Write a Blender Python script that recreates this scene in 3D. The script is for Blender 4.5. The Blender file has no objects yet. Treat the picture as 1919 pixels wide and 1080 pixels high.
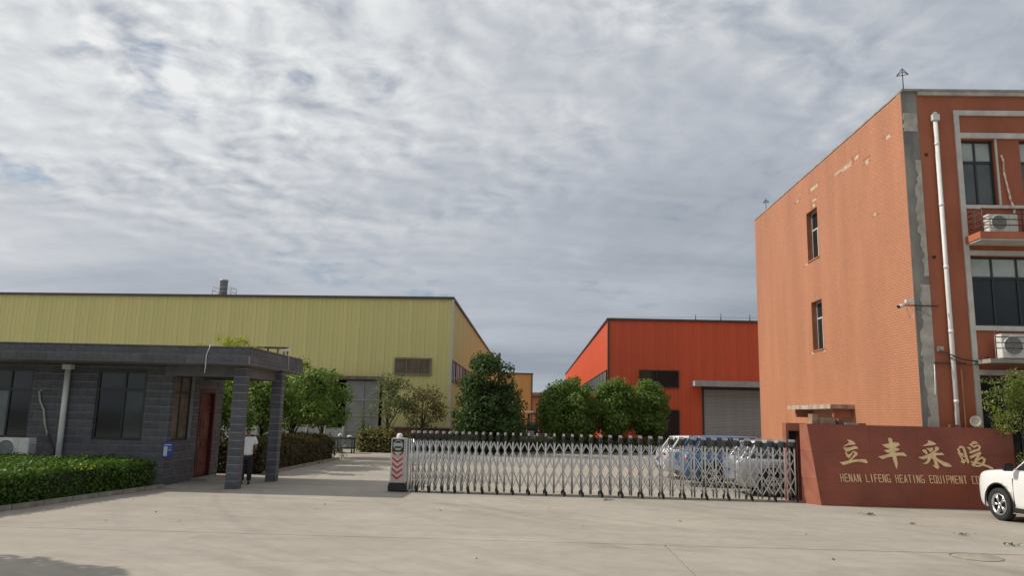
import bpy, bmesh, math, random
import numpy as np
from mathutils import Vector, Matrix
R = math.radians
random.seed(7)
rng = np.random.default_rng(11)
scene = bpy.context.scene
COL = scene.collection

# ------------------------------------------------------------------ camera
cam_d = bpy.data.cameras.new('camera'); cam = bpy.data.objects.new('camera', cam_d); COL.objects.link(cam)
cam_d.sensor_width = 36.0; cam_d.lens = 26.51; cam_d.clip_end = 3000; cam_d.clip_start = 0.1
m = Matrix(((0.99934673, -0.01798824, 0.03134540), (0.02789798, -0.16738791, -0.98549632), (0.02297419, 0.98572700, -0.16677672))).to_4x4()
m.translation = Vector((0, 0, 2.1)); cam.matrix_world = m
scene.camera = cam
scene.view_settings.view_transform = 'Standard'; scene.view_settings.look = 'None'
scene.view_settings.exposure = 0.0; scene.view_settings.gamma = 1.0

# ------------------------------------------------------------------ sun and sky
SUN_TO = Vector((-1.153, 0.12, 1.0)).normalized()
SUN_EL = math.asin(SUN_TO.z); SUN_AZ = math.atan2(SUN_TO.x, SUN_TO.y)
sd = bpy.data.lights.new('sun', 'SUN'); sd.energy = 3.6; sd.angle = R(0.6); sd.color = (1.0, 0.93, 0.82)
so = bpy.data.objects.new('sun', sd); COL.objects.link(so); so.location = (-30, 10, 40)
so.rotation_euler = SUN_TO.to_track_quat('Z', 'Y').to_euler()

world = bpy.data.worlds.new('World'); scene.world = world; world.use_nodes = True
def build_world():
    nt = world.node_tree; N = nt.nodes; L = nt.links
    for n in list(N): N.remove(n)
    def nd(t, **k):
        n = N.new(t)
        for a, b in k.items(): setattr(n, a, b)
        return n
    def mth(op, a, b=None, c=None, clamp=False):
        n = nd('ShaderNodeMath', operation=op, use_clamp=clamp)
        for i, v in enumerate((a, b, c)):
            if v is None: continue
            if isinstance(v, (int, float)): n.inputs[i].default_value = v
            else: L.new(v, n.inputs[i])
        return n.outputs[0]
    def mrange(v, a, b, c=0.0, d=1.0, smooth=True):
        n = nd('ShaderNodeMapRange', interpolation_type='SMOOTHSTEP' if smooth else 'LINEAR')
        L.new(v, n.inputs[0])
        for i, x in enumerate((a, b, c, d)): n.inputs[i + 1].default_value = x
        return n.outputs[0]
    out = nd('ShaderNodeOutputWorld'); bg = nd('ShaderNodeBackground'); L.new(bg.outputs[0], out.inputs[0])
    sky = nd('ShaderNodeTexSky', sky_type='NISHITA', sun_disc=False, sun_elevation=SUN_EL, sun_rotation=SUN_AZ,
             air_density=1.0, dust_density=1.2, ozone_density=1.0)
    skym = nd('ShaderNodeVectorMath', operation='SCALE'); L.new(sky.outputs[0], skym.inputs[0]); skym.inputs[3].default_value = 0.085
    tc = nd('ShaderNodeTexCoord'); sep = nd('ShaderNodeSeparateXYZ'); L.new(tc.outputs['Generated'], sep.inputs[0])
    x, y, z = sep.outputs
    zz = mth('ADD', mth('MAXIMUM', z, 0.0), 0.19)
    px = mth('DIVIDE', x, zz); py = mth('DIVIDE', y, zz)
    def vec(a, b, c=0.0):
        n = nd('ShaderNodeCombineXYZ')
        for i, v in enumerate((a, b, c)):
            if isinstance(v, (int, float)): n.inputs[i].default_value = v
            else: L.new(v, n.inputs[i])
        return n.outputs[0]
    def noise(v, scale, detail=5, rough=.5, dist=0.0, lac=2.0):
        n = nd('ShaderNodeTexNoise'); L.new(v, n.inputs['Vector'])
        n.inputs['Scale'].default_value = scale; n.inputs['Detail'].default_value = detail
        n.inputs['Roughness'].default_value = rough; n.inputs['Distortion'].default_value = dist; n.inputs['Lacunarity'].default_value = lac
        return n.outputs['Fac']
    # a second look-up pushed towards the sun gives the lit and the shaded flank of each puff
    def puffs(ox, oy): return noise(vec(mth('ADD', px, ox), mth('ADD', py, oy), 3.1), 8.5, 6, .53, .35)
    puff = puffs(0.0, 0.0); puff2 = puffs(-0.04, 0.022)
    soft = noise(vec(px, py, 14.0), 1.9, 3, .45, .3)
    big = noise(vec(px, py, 9.0), 0.62, 2.5, .45)
    streak = noise(vec(mth('MULTIPLY', px, 0.22), py, 5.0), 2.1, 5, .5, .25)
    thin = noise(vec(px, py, 130.0), 1.35, 6, .55, .35)
    s = nd('ShaderNodeVectorMath', operation='DOT_PRODUCT'); L.new(tc.outputs['Generated'], s.inputs[0]); s.inputs[1].default_value = SUN_TO
    glow = mrange(s.outputs['Value'], -0.1, 1.0, 0.0, 1.0)
    high = mrange(z, 0.12, 0.38, 0.0, 1.0)          # puffs resolve only well above the horizon
    patch = mrange(soft, 0.34, 0.66, 0.35, 1.0)      # some stretches of the layer are smooth
    amp = mth('MULTIPLY', mth('MULTIPLY', mth('MULTIPLY_ADD', high, 0.95, 0.05), patch), mth('MULTIPLY_ADD', glow, 0.75, 0.30))
    v = mth('MULTIPLY_ADD', high, 0.115, mth('MULTIPLY_ADD', glow, 0.33, 0.325))
    v = mth('ADD', v, mth('MULTIPLY', mth('SUBTRACT', puff, puff2), mth('MULTIPLY', amp, 1.3)))
    v = mth('ADD', v, mth('MULTIPLY', mth('SUBTRACT', puff, 0.5), mth('MULTIPLY', amp, 0.55)))
    v = mth('ADD', v, mth('MULTIPLY', mth('SUBTRACT', big, 0.5), 0.16))
    v = mth('ADD', v, mth('MULTIPLY', mth('SUBTRACT', soft, 0.5), 0.16))
    v = mth('ADD', v, mth('MULTIPLY', mth('SUBTRACT', streak, 0.5), mth('MULTIPLY_ADD', high, -0.52, 0.60)))
    v = mth('MINIMUM', mth('MAXIMUM', v, 0.30), 0.88)
    cr = nd('ShaderNodeValToRGB'); L.new(v, cr.inputs[0])
    e = cr.color_ramp.elements; e[0].position = .28; e[0].color = (.28, .318, .375, 1); e[1].position = .86; e[1].color = (.81, .825, .83, 1)
    k = e.new(.48); k.color = (.452, .484, .535, 1)
    k = e.new(.66); k.color = (.63, .65, .675, 1)
    # openings in the layer: the blue shows through where the thin noise dips
    gap = mth('ADD', mth('MULTIPLY', thin, 0.8), mth('MULTIPLY', puff, 0.2))
    cover = mrange(gap, 0.30, 0.395, 0.0, 1.0)
    mix = nd('ShaderNodeMix', data_type='RGBA'); L.new(cover, mix.inputs[0]); L.new(skym.outputs[0], mix.inputs[6]); L.new(cr.outputs[0], mix.inputs[7])
    L.new(mix.outputs[2], bg.inputs[0]); bg.inputs[1].default_value = 1.04
build_world()

# ------------------------------------------------------------------ materials
MATS = {}
def mat(name, col, rough=.7, metal=0.0, var=.12, scale=3.0, bump=0.0, bscale=None, col2=None, thr=None, rnd=0.0, spec=.5,
        stretch=None, coat=0.0, trans=0.0):
    if name in MATS: return MATS[name]
    mt = bpy.data.materials.new(name); mt.use_nodes = True; MATS[name] = mt
    nt = mt.node_tree; N = nt.nodes; L = nt.links; b = N['Principled BSDF']
    b.inputs['Roughness'].default_value = rough; b.inputs['Metallic'].default_value = metal
    b.inputs['Specular IOR Level'].default_value = spec; b.inputs['Coat Weight'].default_value = coat; b.inputs['Coat Roughness'].default_value = .05
    tc = N.new('ShaderNodeTexCoord'); src = tc.outputs['Object']
    if stretch:
        mp = N.new('ShaderNodeMapping'); L.new(src, mp.inputs[0]); mp.inputs['Scale'].default_value = stretch; src = mp.outputs[0]
    nz = N.new('ShaderNodeTexNoise'); L.new(src, nz.inputs['Vector']); nz.inputs['Scale'].default_value = scale; nz.inputs['Detail'].default_value = 7; nz.inputs['Roughness'].default_value = .6
    ra = N.new('ShaderNodeValToRGB'); L.new(nz.outputs['Fac'], ra.inputs[0])
    c2 = col2 if col2 else tuple(max(0, c * (1 - var * 1.6)) for c in col)
    c1 = col if col2 else tuple(min(1, c * (1 + var * .9)) for c in col)
    a0, a1 = thr if thr else (.3, .7)
    ra.color_ramp.elements[0].position = a0; ra.color_ramp.elements[0].color = (*c2, 1)
    ra.color_ramp.elements[1].position = a1; ra.color_ramp.elements[1].color = (*c1, 1)
    outc = ra.outputs[0]
    if rnd:
        oi = N.new('ShaderNodeObjectInfo'); ge = N.new('ShaderNodeNewGeometry')
        ad = N.new('ShaderNodeMath'); ad.operation = 'ADD'; L.new(oi.outputs['Random'], ad.inputs[0]); L.new(ge.outputs['Random Per Island'], ad.inputs[1])
        fr = N.new('ShaderNodeMath'); fr.operation = 'FRACT'; L.new(ad.outputs[0], fr.inputs[0])
        mr = N.new('ShaderNodeMapRange'); L.new(fr.outputs[0], mr.inputs[0]); mr.inputs[3].default_value = 1 - rnd; mr.inputs[4].default_value = 1 + rnd
        sc = N.new('ShaderNodeVectorMath'); sc.operation = 'SCALE'; L.new(outc, sc.inputs[0]); L.new(mr.outputs[0], sc.inputs[3]); outc = sc.outputs[0]
    L.new(outc, b.inputs['Base Color'])
    rr = N.new('ShaderNodeMapRange'); L.new(nz.outputs['Fac'], rr.inputs[0]); rr.inputs[3].default_value = min(1, rough * 1.15); rr.inputs[4].default_value = rough * .85
    L.new(rr.outputs[0], b.inputs['Roughness'])
    if bump:
        n2 = N.new('ShaderNodeTexNoise'); L.new(tc.outputs['Object'], n2.inputs['Vector']); n2.inputs['Scale'].default_value = bscale or scale * 6; n2.inputs['Detail'].default_value = 5
        bp = N.new('ShaderNodeBump'); bp.inputs['Strength'].default_value = bump; bp.inputs['Distance'].default_value = .02
        L.new(n2.outputs['Fac'], bp.inputs['Height']); L.new(bp.outputs[0], b.inputs['Normal'])
    return mt
def glassmat(name, col, rough=.06, spec=.5):
    if name in MATS: return MATS[name]
    mt = mat(name, col, rough=rough, var=.25, scale=1.2, spec=spec); return mt
def leafmat(name, ca, cb, cc=None):
    if name in MATS: return MATS[name]
    mt = bpy.data.materials.new(name); mt.use_nodes = True; MATS[name] = mt
    nt = mt.node_tree; N = nt.nodes; L = nt.links; b = N['Principled BSDF']
    ge = N.new('ShaderNodeNewGeometry'); ra = N.new('ShaderNodeValToRGB'); L.new(ge.outputs['Random Per Island'], ra.inputs[0])
    ra.color_ramp.elements[0].color = (*ca, 1); ra.color_ramp.elements[1].color = (*cb, 1)
    if cc:
        k = ra.color_ramp.elements.new(.5); k.color = (*cb, 1); ra.color_ramp.elements[2].color = (*cc, 1)
    L.new(ra.outputs[0], b.inputs['Base Color']); b.inputs['Roughness'].default_value = .55; b.inputs['Specular IOR Level'].default_value = .3
    tr = N.new('ShaderNodeBsdfTranslucent'); sc = N.new('ShaderNodeVectorMath'); sc.operation = 'MULTIPLY'; L.new(ra.outputs[0], sc.inputs[0]); sc.inputs[1].default_value = (1.5, 1.5, .7)
    L.new(sc.outputs[0], tr.inputs[0])
    mx = N.new('ShaderNodeMixShader'); mx.inputs[0].default_value = .32
    L.new(b.outputs[0], mx.inputs[1]); L.new(tr.outputs[0], mx.inputs[2]); L.new(mx.outputs[0], N['Material Output'].inputs[0])
    return mt

STEEL = mat('stainless_steel', (.60, .60, .59), rough=.38, metal=.85, var=.08, scale=9)
BLACKP = mat('black_plastic', (.018, .018, .019), rough=.45, var=.2, scale=8)
RUBBER = mat('rubber', (.022, .022, .022), rough=.8, var=.2, scale=12)
WHITEP = mat('white_pvc', (.70, .70, .66), rough=.45, var=.1, scale=2.5)
DARKST = mat('dark_steel', (.05, .05, .052), rough=.5, metal=.3, var=.2, scale=6)
GLASS = glassmat('dark_glass', (.018, .024, .024))
WINFR = mat('window_frame_dark', (.028, .032, .032), rough=.4, var=.15, scale=5)
CURT = mat('pale_blind', (.40, .46, .43), rough=.35, var=.15, scale=1.5, spec=.5)
CONC = mat('grey_concrete', (.33, .32, .29), rough=.9, var=.22, scale=2.5, bump=.3, bscale=30)

# ------------------------------------------------------------------ mesh helpers
class MB:
    def __init__(s): s.v = []; s.f = []; s.sm = []
    def add(s, vs, fs, smooth=False):
        o = len(s.v); s.v.extend([tuple(p) for p in vs]); s.f.extend([tuple(i + o for i in f) for f in fs]); s.sm.extend([smooth] * len(fs)); return s
    def box(s, x0, x1, y0, y1, z0, z1, mtx=None):
        v = [(x, y, z) for z in (z0, z1) for y in (y0, y1) for x in (x0, x1)]
        if mtx: v = [tuple(mtx @ Vector(p)) for p in v]
        return s.add(v, [(0, 2, 3, 1), (4, 5, 7, 6), (0, 1, 5, 4), (2, 6, 7, 3), (0, 4, 6, 2), (1, 3, 7, 5)])
    def tube(s, pts, r, n=8, cap=True):
        pts = [Vector(p) for p in pts]; rs = r if isinstance(r, (list, tuple)) else [r] * len(pts)
        vs = []; fs = []; prev = None
        for i, p in enumerate(pts):
            d = (pts[min(i + 1, len(pts) - 1)] - pts[max(i - 1, 0)]).normalized()
            if prev is None:
                a = Vector((0, 0, 1)) if abs(d.z) < .9 else Vector((1, 0, 0)); u = d.cross(a).normalized()
            else: u = (prev - d * prev.dot(d)).normalized()
            prev = u; w = d.cross(u)
            for k in range(n):
                t = 2 * math.pi * k / n; vs.append(p + (u * math.cos(t) + w * math.sin(t)) * rs[i])
        for i in range(len(pts) - 1):
            for k in range(n):
                a = i * n + k; b = i * n + (k + 1) % n; fs.append((a, b, b + n, a + n))
        s.add(vs, fs, True)
        if cap:
            o = len(s.v) - len(vs); s.f.append(tuple(o + k for k in range(n))[::-1]); s.sm.append(False)
            s.f.append(tuple(o + (len(pts) - 1) * n + k for k in range(n))); s.sm.append(False)
        return s
    def prism(s, poly, fn, d0, d1):
        n = len(poly); vs = [fn(a, b, d0) for a, b in poly] + [fn(a, b, d1) for a, b in poly]
        fs = [tuple(range(n))[::-1], tuple(range(n, 2 * n))] + [(i, (i + 1) % n, n + (i + 1) % n, n + i) for i in range(n)]
        return s.add(vs, fs)
    def lathe(s, prof, c, axis, n=20, smooth=True):
        c = Vector(c); ax = Vector(axis).normalized(); a = Vector((0, 0, 1)) if abs(ax.z) < .9 else Vector((1, 0, 0))
        u = ax.cross(a).normalized(); w = ax.cross(u); vs = []; fs = []
        for (h, r) in prof:
            for k in range(n):
                t = 2 * math.pi * k / n; vs.append(c + ax * h + (u * math.cos(t) + w * math.sin(t)) * r)
        for i in range(len(prof) - 1):
            for k in range(n):
                a_ = i * n + k; b_ = i * n + (k + 1) % n; fs.append((a_, b_, b_ + n, a_ + n))
        return s.add(vs, fs, smooth)
    def ball(s, c, r, n=12, sq=(1, 1, 1)):
        c = Vector(c); vs = []; fs = []; mrows = n // 2
        for i in range(mrows + 1):
            ph = math.pi * i / mrows
            for k in range(n):
                t = 2 * math.pi * k / n; vs.append((c.x + r * sq[0] * math.sin(ph) * math.cos(t), c.y + r * sq[1] * math.sin(ph) * math.sin(t), c.z + r * sq[2] * math.cos(ph)))
        for i in range(mrows):
            for k in range(n):
                a = i * n + k; b = i * n + (k + 1) % n; fs.append((a, a + n, b + n, b))
        return s.add(vs, fs, True)
    def mesh(s, name, bevel=0.0):
        me = bpy.data.meshes.new(name); me.from_pydata(s.v, [], s.f); me.validate(); me.update()
        if len(me.polygons) == len(s.sm): me.polygons.foreach_set('use_smooth', s.sm)
        bm = bmesh.new(); bm.from_mesh(me); bmesh.ops.recalc_face_normals(bm, faces=bm.faces)
        if bevel:
            es = [e for e in bm.edges if len(e.link_faces) == 2 and e.calc_face_angle(0) > .6]
            bmesh.ops.bevel(bm, geom=es, offset=bevel, segments=2, affect='EDGES', clamp_overlap=True)
        bm.to_mesh(me); bm.free(); return me
    def build(s, name, material, parent=None, bevel=0.0):
        return link(name, s.mesh(name, bevel), material, parent)
def link(name, me, material, parent=None):
    if material is not None and not me.materials: me.materials.append(material)
    o = bpy.data.objects.new(name, me); COL.objects.link(o)
    if parent is not None: o.parent = parent
    return o
def tag(o, label=None, cat=None, group=None, kind=None):
    if label: o['label'] = label
    if cat: o['category'] = cat
    if group: o['group'] = group
    if kind: o['kind'] = kind
    return o
def empty(name, loc=(0, 0, 0), rz=0.0):
    o = bpy.data.objects.new(name, None); COL.objects.link(o); o.location = loc; o.rotation_euler = (0, 0, rz); o.empty_display_size = .2
    return o
def rootat(name, loc, label, cat, group=None, rz=0.0):
    return tag(empty(name, loc, rz), label, cat, group)
def world_child(o, parent):
    # parts are modelled in world coordinates: cancel the parent's own placement
    o.parent = parent; o.matrix_parent_inverse = (Matrix.Translation(parent.location) @ parent.rotation_euler.to_matrix().to_4x4()).inverted(); return o
def part(mb, name, material, parent, bevel=0.0):
    return world_child(mb.build(name, material, None, bevel), parent)
def sub(mb, name, material, p, bevel=0.0):
    # sub-part of a part built by part(): same world coordinates
    o = mb.build(name, material, None, bevel); o.parent = p; top = p.parent
    if top is not None: o.matrix_parent_inverse = Matrix.Identity(4) if p.matrix_parent_inverse is None else Matrix.Identity(4)
    return o
def B(*a): return MB().box(*a)
def rect_minus(rects, hole):
    out = []
    for (a0, a1, b0, b1) in rects:
        h0, h1, g0, g1 = hole
        if h1 <= a0 or h0 >= a1 or g1 <= b0 or g0 >= b1: out.append((a0, a1, b0, b1)); continue
        if h0 > a0: out.append((a0, h0, b0, b1))
        if h1 < a1: out.append((h1, a1, b0, b1))
        m0, m1 = max(a0, h0), min(a1, h1)
        if g0 > b0: out.append((m0, m1, b0, g0))
        if g1 < b1: out.append((m0, m1, g1, b1))
    return [r for r in out if r[1] - r[0] > .012 and r[3] - r[2] > .012]
def cut(rect, holes):
    rs = [rect]
    for h in holes: rs = rect_minus(rs, h)
    return rs
UNIT = {}
def unit_box(material):
    if material.name not in UNIT:
        UNIT[material.name] = B(-.5, .5, -.5, .5, -.5, .5).mesh('unit_' + material.name); UNIT[material.name].materials.append(material)
    return UNIT[material.name]
def boxpart(name, material, parent, x0, x1, y0, y1, z0, z1):
    o = bpy.data.objects.new(name, unit_box(material)); COL.objects.link(o)
    o.location = ((x0 + x1) / 2, (y0 + y1) / 2, (z0 + z1) / 2); o.scale = (x1 - x0, y1 - y0, z1 - z0)
    return world_child(o, parent)
def fixed(o, parent): return world_child(o, parent)

# ================================================================== GROUND
ground_col = (.375, .335, .275)
def concrete_mat():
    mt = bpy.data.materials.new('yard_concrete'); mt.use_nodes = True
    nt = mt.node_tree; N = nt.nodes; L = nt.links; b = N['Principled BSDF']
    ge = N.new('ShaderNodeNewGeometry'); P = ge.outputs['Position']
    def noise(scale, det=6, rough=.6, st=None, dist=0.0):
        v = P
        if st:
            mp = N.new('ShaderNodeMapping'); L.new(P, mp.inputs[0]); mp.inputs['Scale'].default_value = st[0]; mp.inputs['Rotation'].default_value = (0, 0, st[1]); v = mp.outputs[0]
        n = N.new('ShaderNodeTexNoise'); L.new(v, n.inputs['Vector']); n.inputs['Scale'].default_value = scale; n.inputs['Detail'].default_value = det; n.inputs['Roughness'].default_value = rough; n.inputs['Distortion'].default_value = dist
        return n.outputs['Fac']
    def mr(v, a, b_, c, d):
        n = N.new('ShaderNodeMapRange'); n.interpolation_type = 'SMOOTHSTEP'; L.new(v, n.inputs[0])
        for i, q in enumerate((a, b_, c, d)): n.inputs[i + 1].default_value = q
        return n.outputs[0]
    def mul(a, c):
        n = N.new('ShaderNodeMath'); n.operation = 'MULTIPLY'; L.new(a, n.inputs[0]); L.new(c, n.inputs[1]); return n.outputs[0]
    f = mul(mr(noise(.35, 5), .3, .7, .91, 1.06), mr(noise(2.6, 6, .65), .3, .72, .93, 1.05))
    f = mul(f, mr(noise(45, 3), .3, .7, .94, 1.05))
    f = mul(f, mr(noise(.55, 6, .62, ((.22, 1.5, 1), R(12)), 1.2), .46, .66, 1.0, .91))      # tyre sweeps
    def arcs(cx, cy, k):
        sb = N.new('ShaderNodeVectorMath'); sb.operation = 'SUBTRACT'; L.new(P, sb.inputs[0]); sb.inputs[1].default_value = (cx, cy, 0)
        ln = N.new('ShaderNodeVectorMath'); ln.operation = 'LENGTH'; L.new(sb.outputs[0], ln.inputs[0])
        sx_ = N.new('ShaderNodeSeparateXYZ'); L.new(sb.outputs[0], sx_.inputs[0])
        at = N.new('ShaderNodeMath'); at.operation = 'ARCTAN2'; L.new(sx_.outputs[1], at.inputs[0]); L.new(sx_.outputs[0], at.inputs[1])
        cb = N.new('ShaderNodeCombineXYZ'); L.new(ln.outputs['Value'], cb.inputs[0]); L.new(at.outputs[0], cb.inputs[1])
        n = N.new('ShaderNodeTexNoise'); L.new(cb.outputs[0], n.inputs['Vector']); n.inputs['Scale'].default_value = k; n.inputs['Detail'].default_value = 6; n.inputs['Roughness'].default_value = .6
        return n.outputs['Fac']
    f = mul(f, mr(arcs(-9.0, 4.0, 1.5), .50, .70, 1.0, .87))
    f = mul(f, mr(arcs(13.0, 27.0, 1.7), .50, .70, 1.0, .89))
    f = mul(f, mr(noise(1.3, 8, .7), .66, .74, 1.0, .86))
    ra = N.new('ShaderNodeMix'); ra.data_type = 'RGBA'; L.new(mr(noise(.22, 4), .35, .65, 0, 1), ra.inputs[0])
    ra.inputs[6].default_value = (.375, .338, .283, 1); ra.inputs[7].default_value = (.35, .318, .272, 1)
    sc = N.new('ShaderNodeVectorMath'); sc.operation = 'SCALE'; L.new(ra.outputs[2], sc.inputs[0]); L.new(f, sc.inputs[3])
    L.new(sc.outputs[0], b.inputs['Base Color']); b.inputs['Roughness'].default_value = .88; b.inputs['Specular IOR Level'].default_value = .3
    bp = N.new('ShaderNodeBump'); bp.inputs['Strength'].default_value = .25; bp.inputs['Distance'].default_value = .01; L.new(noise(38, 5), bp.inputs['Height']); L.new(bp.outputs[0], b.inputs['Normal'])
    return mt
YARD = concrete_mat()
EARTH = mat('joint_dirt', (.10, .09, .07), rough=.95, var=.3, scale=4)
g = MB().add([(-900, -300, -.03), (900, -300, -.03), (900, 1500, -.03), (-900, 1500, -.03)], [(0, 1, 2, 3)]).build('ground', EARTH)
tag(g, kind='structure')
GAP = .011
def slab(poly):
    # one cast concrete bay, its edges eased
    MB().prism(poly, lambda a, b, d: (a, b, d), -.028, 0.0).build('concrete_slab', YARD, g, 0)
G2 = GAP
slab([(-60, -20), (2.25 - G2, -20), (2.25 - G2, 13.3 - G2), (-60, 13.17 - G2)])
slab([(2.25 + G2, -20), (60, -20), (60, 13.7 - G2), (2.25 + G2, 13.3 - G2)])
slab([(-60, 13.17 + G2), (2.25, 13.3 + G2), (8.78 - G2, 13.37 + G2), (7.62 - G2, 19.6), (7.45, 21.05), (-60, 21.05)])
slab([(8.78 + G2, 13.37 + G2), (60, 13.7 + G2), (60, 21.05), (7.48, 21.05), (7.62 + G2, 19.6)])
slab([(-60, 21.07), (60, 21.07), (60, 34.9), (-60, 34.9)])
slab([(-60, 34.92), (60, 34.92), (60, 200), (-60, 200)])

# ================================================================== GREEN-YELLOW FACTORY HALL
def cladding_mesh(name, w, z0, z1, mt, ztop2=None, ribs=3):
    # one ribbed sheet, width w, facing -y, local x 0..w
    prof = []; p = w / ribs
    for i in range(ribs):
        b = i * p; prof += [(b, 0), (b + p * .72, 0), (b + p * .78, -.015), (b + p * .92, -.015), (b + p * .98, 0)]
    prof.append((w + .004, 0)); n = len(prof); z2 = ztop2 if ztop2 is not None else z1
    vs = [(x, y, z0) for x, y in prof] + [(x, y, z1 + (z2 - z1) * x / w) for x, y in prof]
    me = bpy.data.meshes.new(name); me.from_pydata(vs, [], [(i, i + 1, n + i + 1, n + i) for i in range(n - 1)]); me.update(); me.materials.append(mt); return me
GREENW = mat('yellow_green_paint', (.61, .565, .235), rough=.5, var=.09, scale=.5, rnd=.035, spec=.35, stretch=(1, 1, .25))
TRIMD = mat('dark_trim', (.07, .07, .055), rough=.5, var=.2, scale=4)
TRIML = mat('pale_trim', (.52, .53, .47), rough=.5, var=.1, scale=4)
BRICKR = mat('plinth_brick', (.20, .075, .055), rough=.85, var=.25, scale=5, bump=.4, bscale=14)
gh = rootat('factory_hall', (-20, 45, 0), 'long yellow-green ribbed steel factory hall with dark roof edge and open grey sliding door', 'factory')
SW = .795
def gtop(x): return 9.0 + .0079 * (x + 5)
x = -5.0; i = 0
full = {}
while x > -62:
    x0 = x - SW
    zb = 1.25
    if -12.6 < x0 + SW / 2 < -9.3: zb = 4.0
    o = bpy.data.objects.new('cladding_sheet', cladding_mesh('cladding_sheet', SW, zb, gtop(x0) - .05, GREENW, gtop(x) - .05)); COL.objects.link(o)
    o.location = (x0, 45, 0); fixed(o, gh); x = x0; i += 1
sheet = cladding_mesh('cladding_sheet', SW, 1.25, 8.95, GREENW)
y = 45.0
while y < 104:
    o = bpy.data.objects.new('cladding_sheet', sheet); COL.objects.link(o); o.rotation_euler = (0, 0, R(90)); o.location = (-5.0, y, 0); fixed(o, gh); y += SW
part(B(-5.03, -4.9, 44.93, 45.06, 1.2, 9.0), 'corner_trim', TRIML, gh)
mb = MB(); mb.prism([(-62, gtop(-62) - .06), (-4.9, 8.95), (-4.9, 9.09), (-62, gtop(-62) + .07)], lambda a, b, d: (a, d, b), 44.86, 45.2)
part(mb, 'roof_edge', TRIMD, gh)
part(B(-5.1, -4.88, 45.2, 104, 8.93, 9.06), 'roof_edge', TRIMD, gh)
mb = MB(); mb.prism([(-62, 8.4), (-5.05, 8.85), (-5.05, 8.9), (-62, 8.5)], lambda a, b, d: (a, d, b), 45.2, 104); part(mb, 'roof', TRIMD, gh)
part(B(-62, -5, 103.8, 104, 0, 8.4), 'rear_wall', GREENW, gh); part(B(-62, -61.8, 45.1, 103.7, 0, 8.4), 'end_wall', GREENW, gh)
def plinth(x0, x1, y0, y1, h):
    pl = part(B(x0, x1, y0, y1, 0, h), 'plinth', BRICKR, gh)
    return pl
plinth(-9.0, -4.86, 44.88, 45.12, 1.24); plinth(-62, -12.6, 44.88, 45.12, 1.24); plinth(-5.1, -4.88, 45.12, 104, 1.24)
part(B(-9.1, -4.84, 44.80, 45.0, 1.242, 1.32), 'plinth_coping', CONC, gh)
def flat_window(par, x0, x1, y, z0, z1, nm, frame=WINFR, pane=GLASS, fw=.07, transom=None, mull=None, curt=None, odd=None):
    # a frame with real depth and panes set back in it, facing -y
    w = part(B(x0, x1, y - .09, y - .01, z0, z0 + fw), 'window', frame, par)
    mb = MB(); mb.box(x0, x1, y - .088, y - .012, z1 - fw, z1).box(x0, x0 + fw, y - .088, y - .012, z0 + fw, z1 - fw).box(x1 - fw, x1, y - .088, y - .012, z0 + fw, z1 - fw)
    xs = [x0 + fw] + (mull or [x0 + (x1 - x0) * k / nm for k in range(1, nm)]) + [x1 - fw]
    for q in xs[1:-1]: mb.box(q - .025, q + .025, y - .084, y - .014, z0 + fw, z1 - fw)
    if transom: mb.box(x0 + fw, x1 - fw, y - .08, y - .016, transom - .035, transom + .035)
    link('frame', mb.mesh('frame'), frame, w)
    for k in range(len(xs) - 1):
        zs = [(z0 + fw, z1 - fw)] if not transom else [(z0 + fw, transom - .035), (transom + .035, z1 - fw)]
        for j, (a, b) in enumerate(zs):
            mt = curt if (curt and ((transom and j == 1) or not transom)) else pane
            if odd and (k, j) in odd: mt = odd[(k, j)]
            link('pane', B(xs[k] + .002, xs[k + 1] - .002, y - .05, y - .03, a + .001, b - .001).mesh('pane'), mt, w)
    return w
# children of a part built in world coordinates keep those coordinates
WOODBL = mat('brown_board', (.13, .095, .06), rough=.6, var=.25, scale=2)
gw = flat_window(gh, -8.35, -6.12, 44.96, 4.33, 5.36, 3, frame=mat('aged_frame', (.20, .185, .11), rough=.6, var=.2, scale=3), pane=WOODBL, fw=.10)
# ribbon window along the side wall
for k in range(24):
    yy = 45.5 + k * 2.2
    mb = MB(); mb.box(-4.98, -4.90, yy, yy + 2.1, 4.05, 4.13).box(-4.98, -4.90, yy, yy + 2.1, 5.25, 5.33).box(-4.98, -4.90, yy, yy + .07, 4.13, 5.25).box(-4.98, -4.90, yy + 2.03, yy + 2.1, 4.13, 5.25).box(-4.97, -4.91, yy + 1.02, yy + 1.08, 4.13, 5.25)
    w = part(mb, 'window', WINFR, gh)
    link('pane', B(-4.96, -4.94, yy + .072, yy + 2.028, 4.132, 5.248).mesh('pane'), CURT if k % 3 else GLASS, w)
# sliding door, pushed half open, with its rail
DOORG = mat('door_grey', (.215, .225, .21), rough=.55, var=.12, scale=1.5)
dr = part(B(-11.05, -9.1, 44.70, 44.76, .02, 3.92), 'sliding_door', DOORG, gh)
mb = MB()
for zz in (.05, .95, 1.85, 2.75, 3.80): mb.box(-11.05, -9.1, 44.655, 44.699, zz, zz + .08)
for xx in (-11.05, -10.08, -9.16): mb.box(xx, xx + .06, 44.64, 44.698, .02, 3.92)
link('door_rail', mb.mesh('door_rail'), mat('door_rib', (.27, .275, .25), rough=.5, var=.15, scale=3), dr)
part(B(-12.9, -8.9, 44.45, 44.9, 4.0, 4.18), 'door_canopy', mat('rusty_canopy', (.17, .13, .10), rough=.7, var=.3, scale=4), gh)
part(B(-12.9, -8.9, 44.5, 44.95, 3.93, 3.99), 'door_track', DARKST, gh)
part(B(-12.6, -12.5, 44.85, 45.05, 0, 4), 'door_jamb', DARKST, gh)
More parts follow.
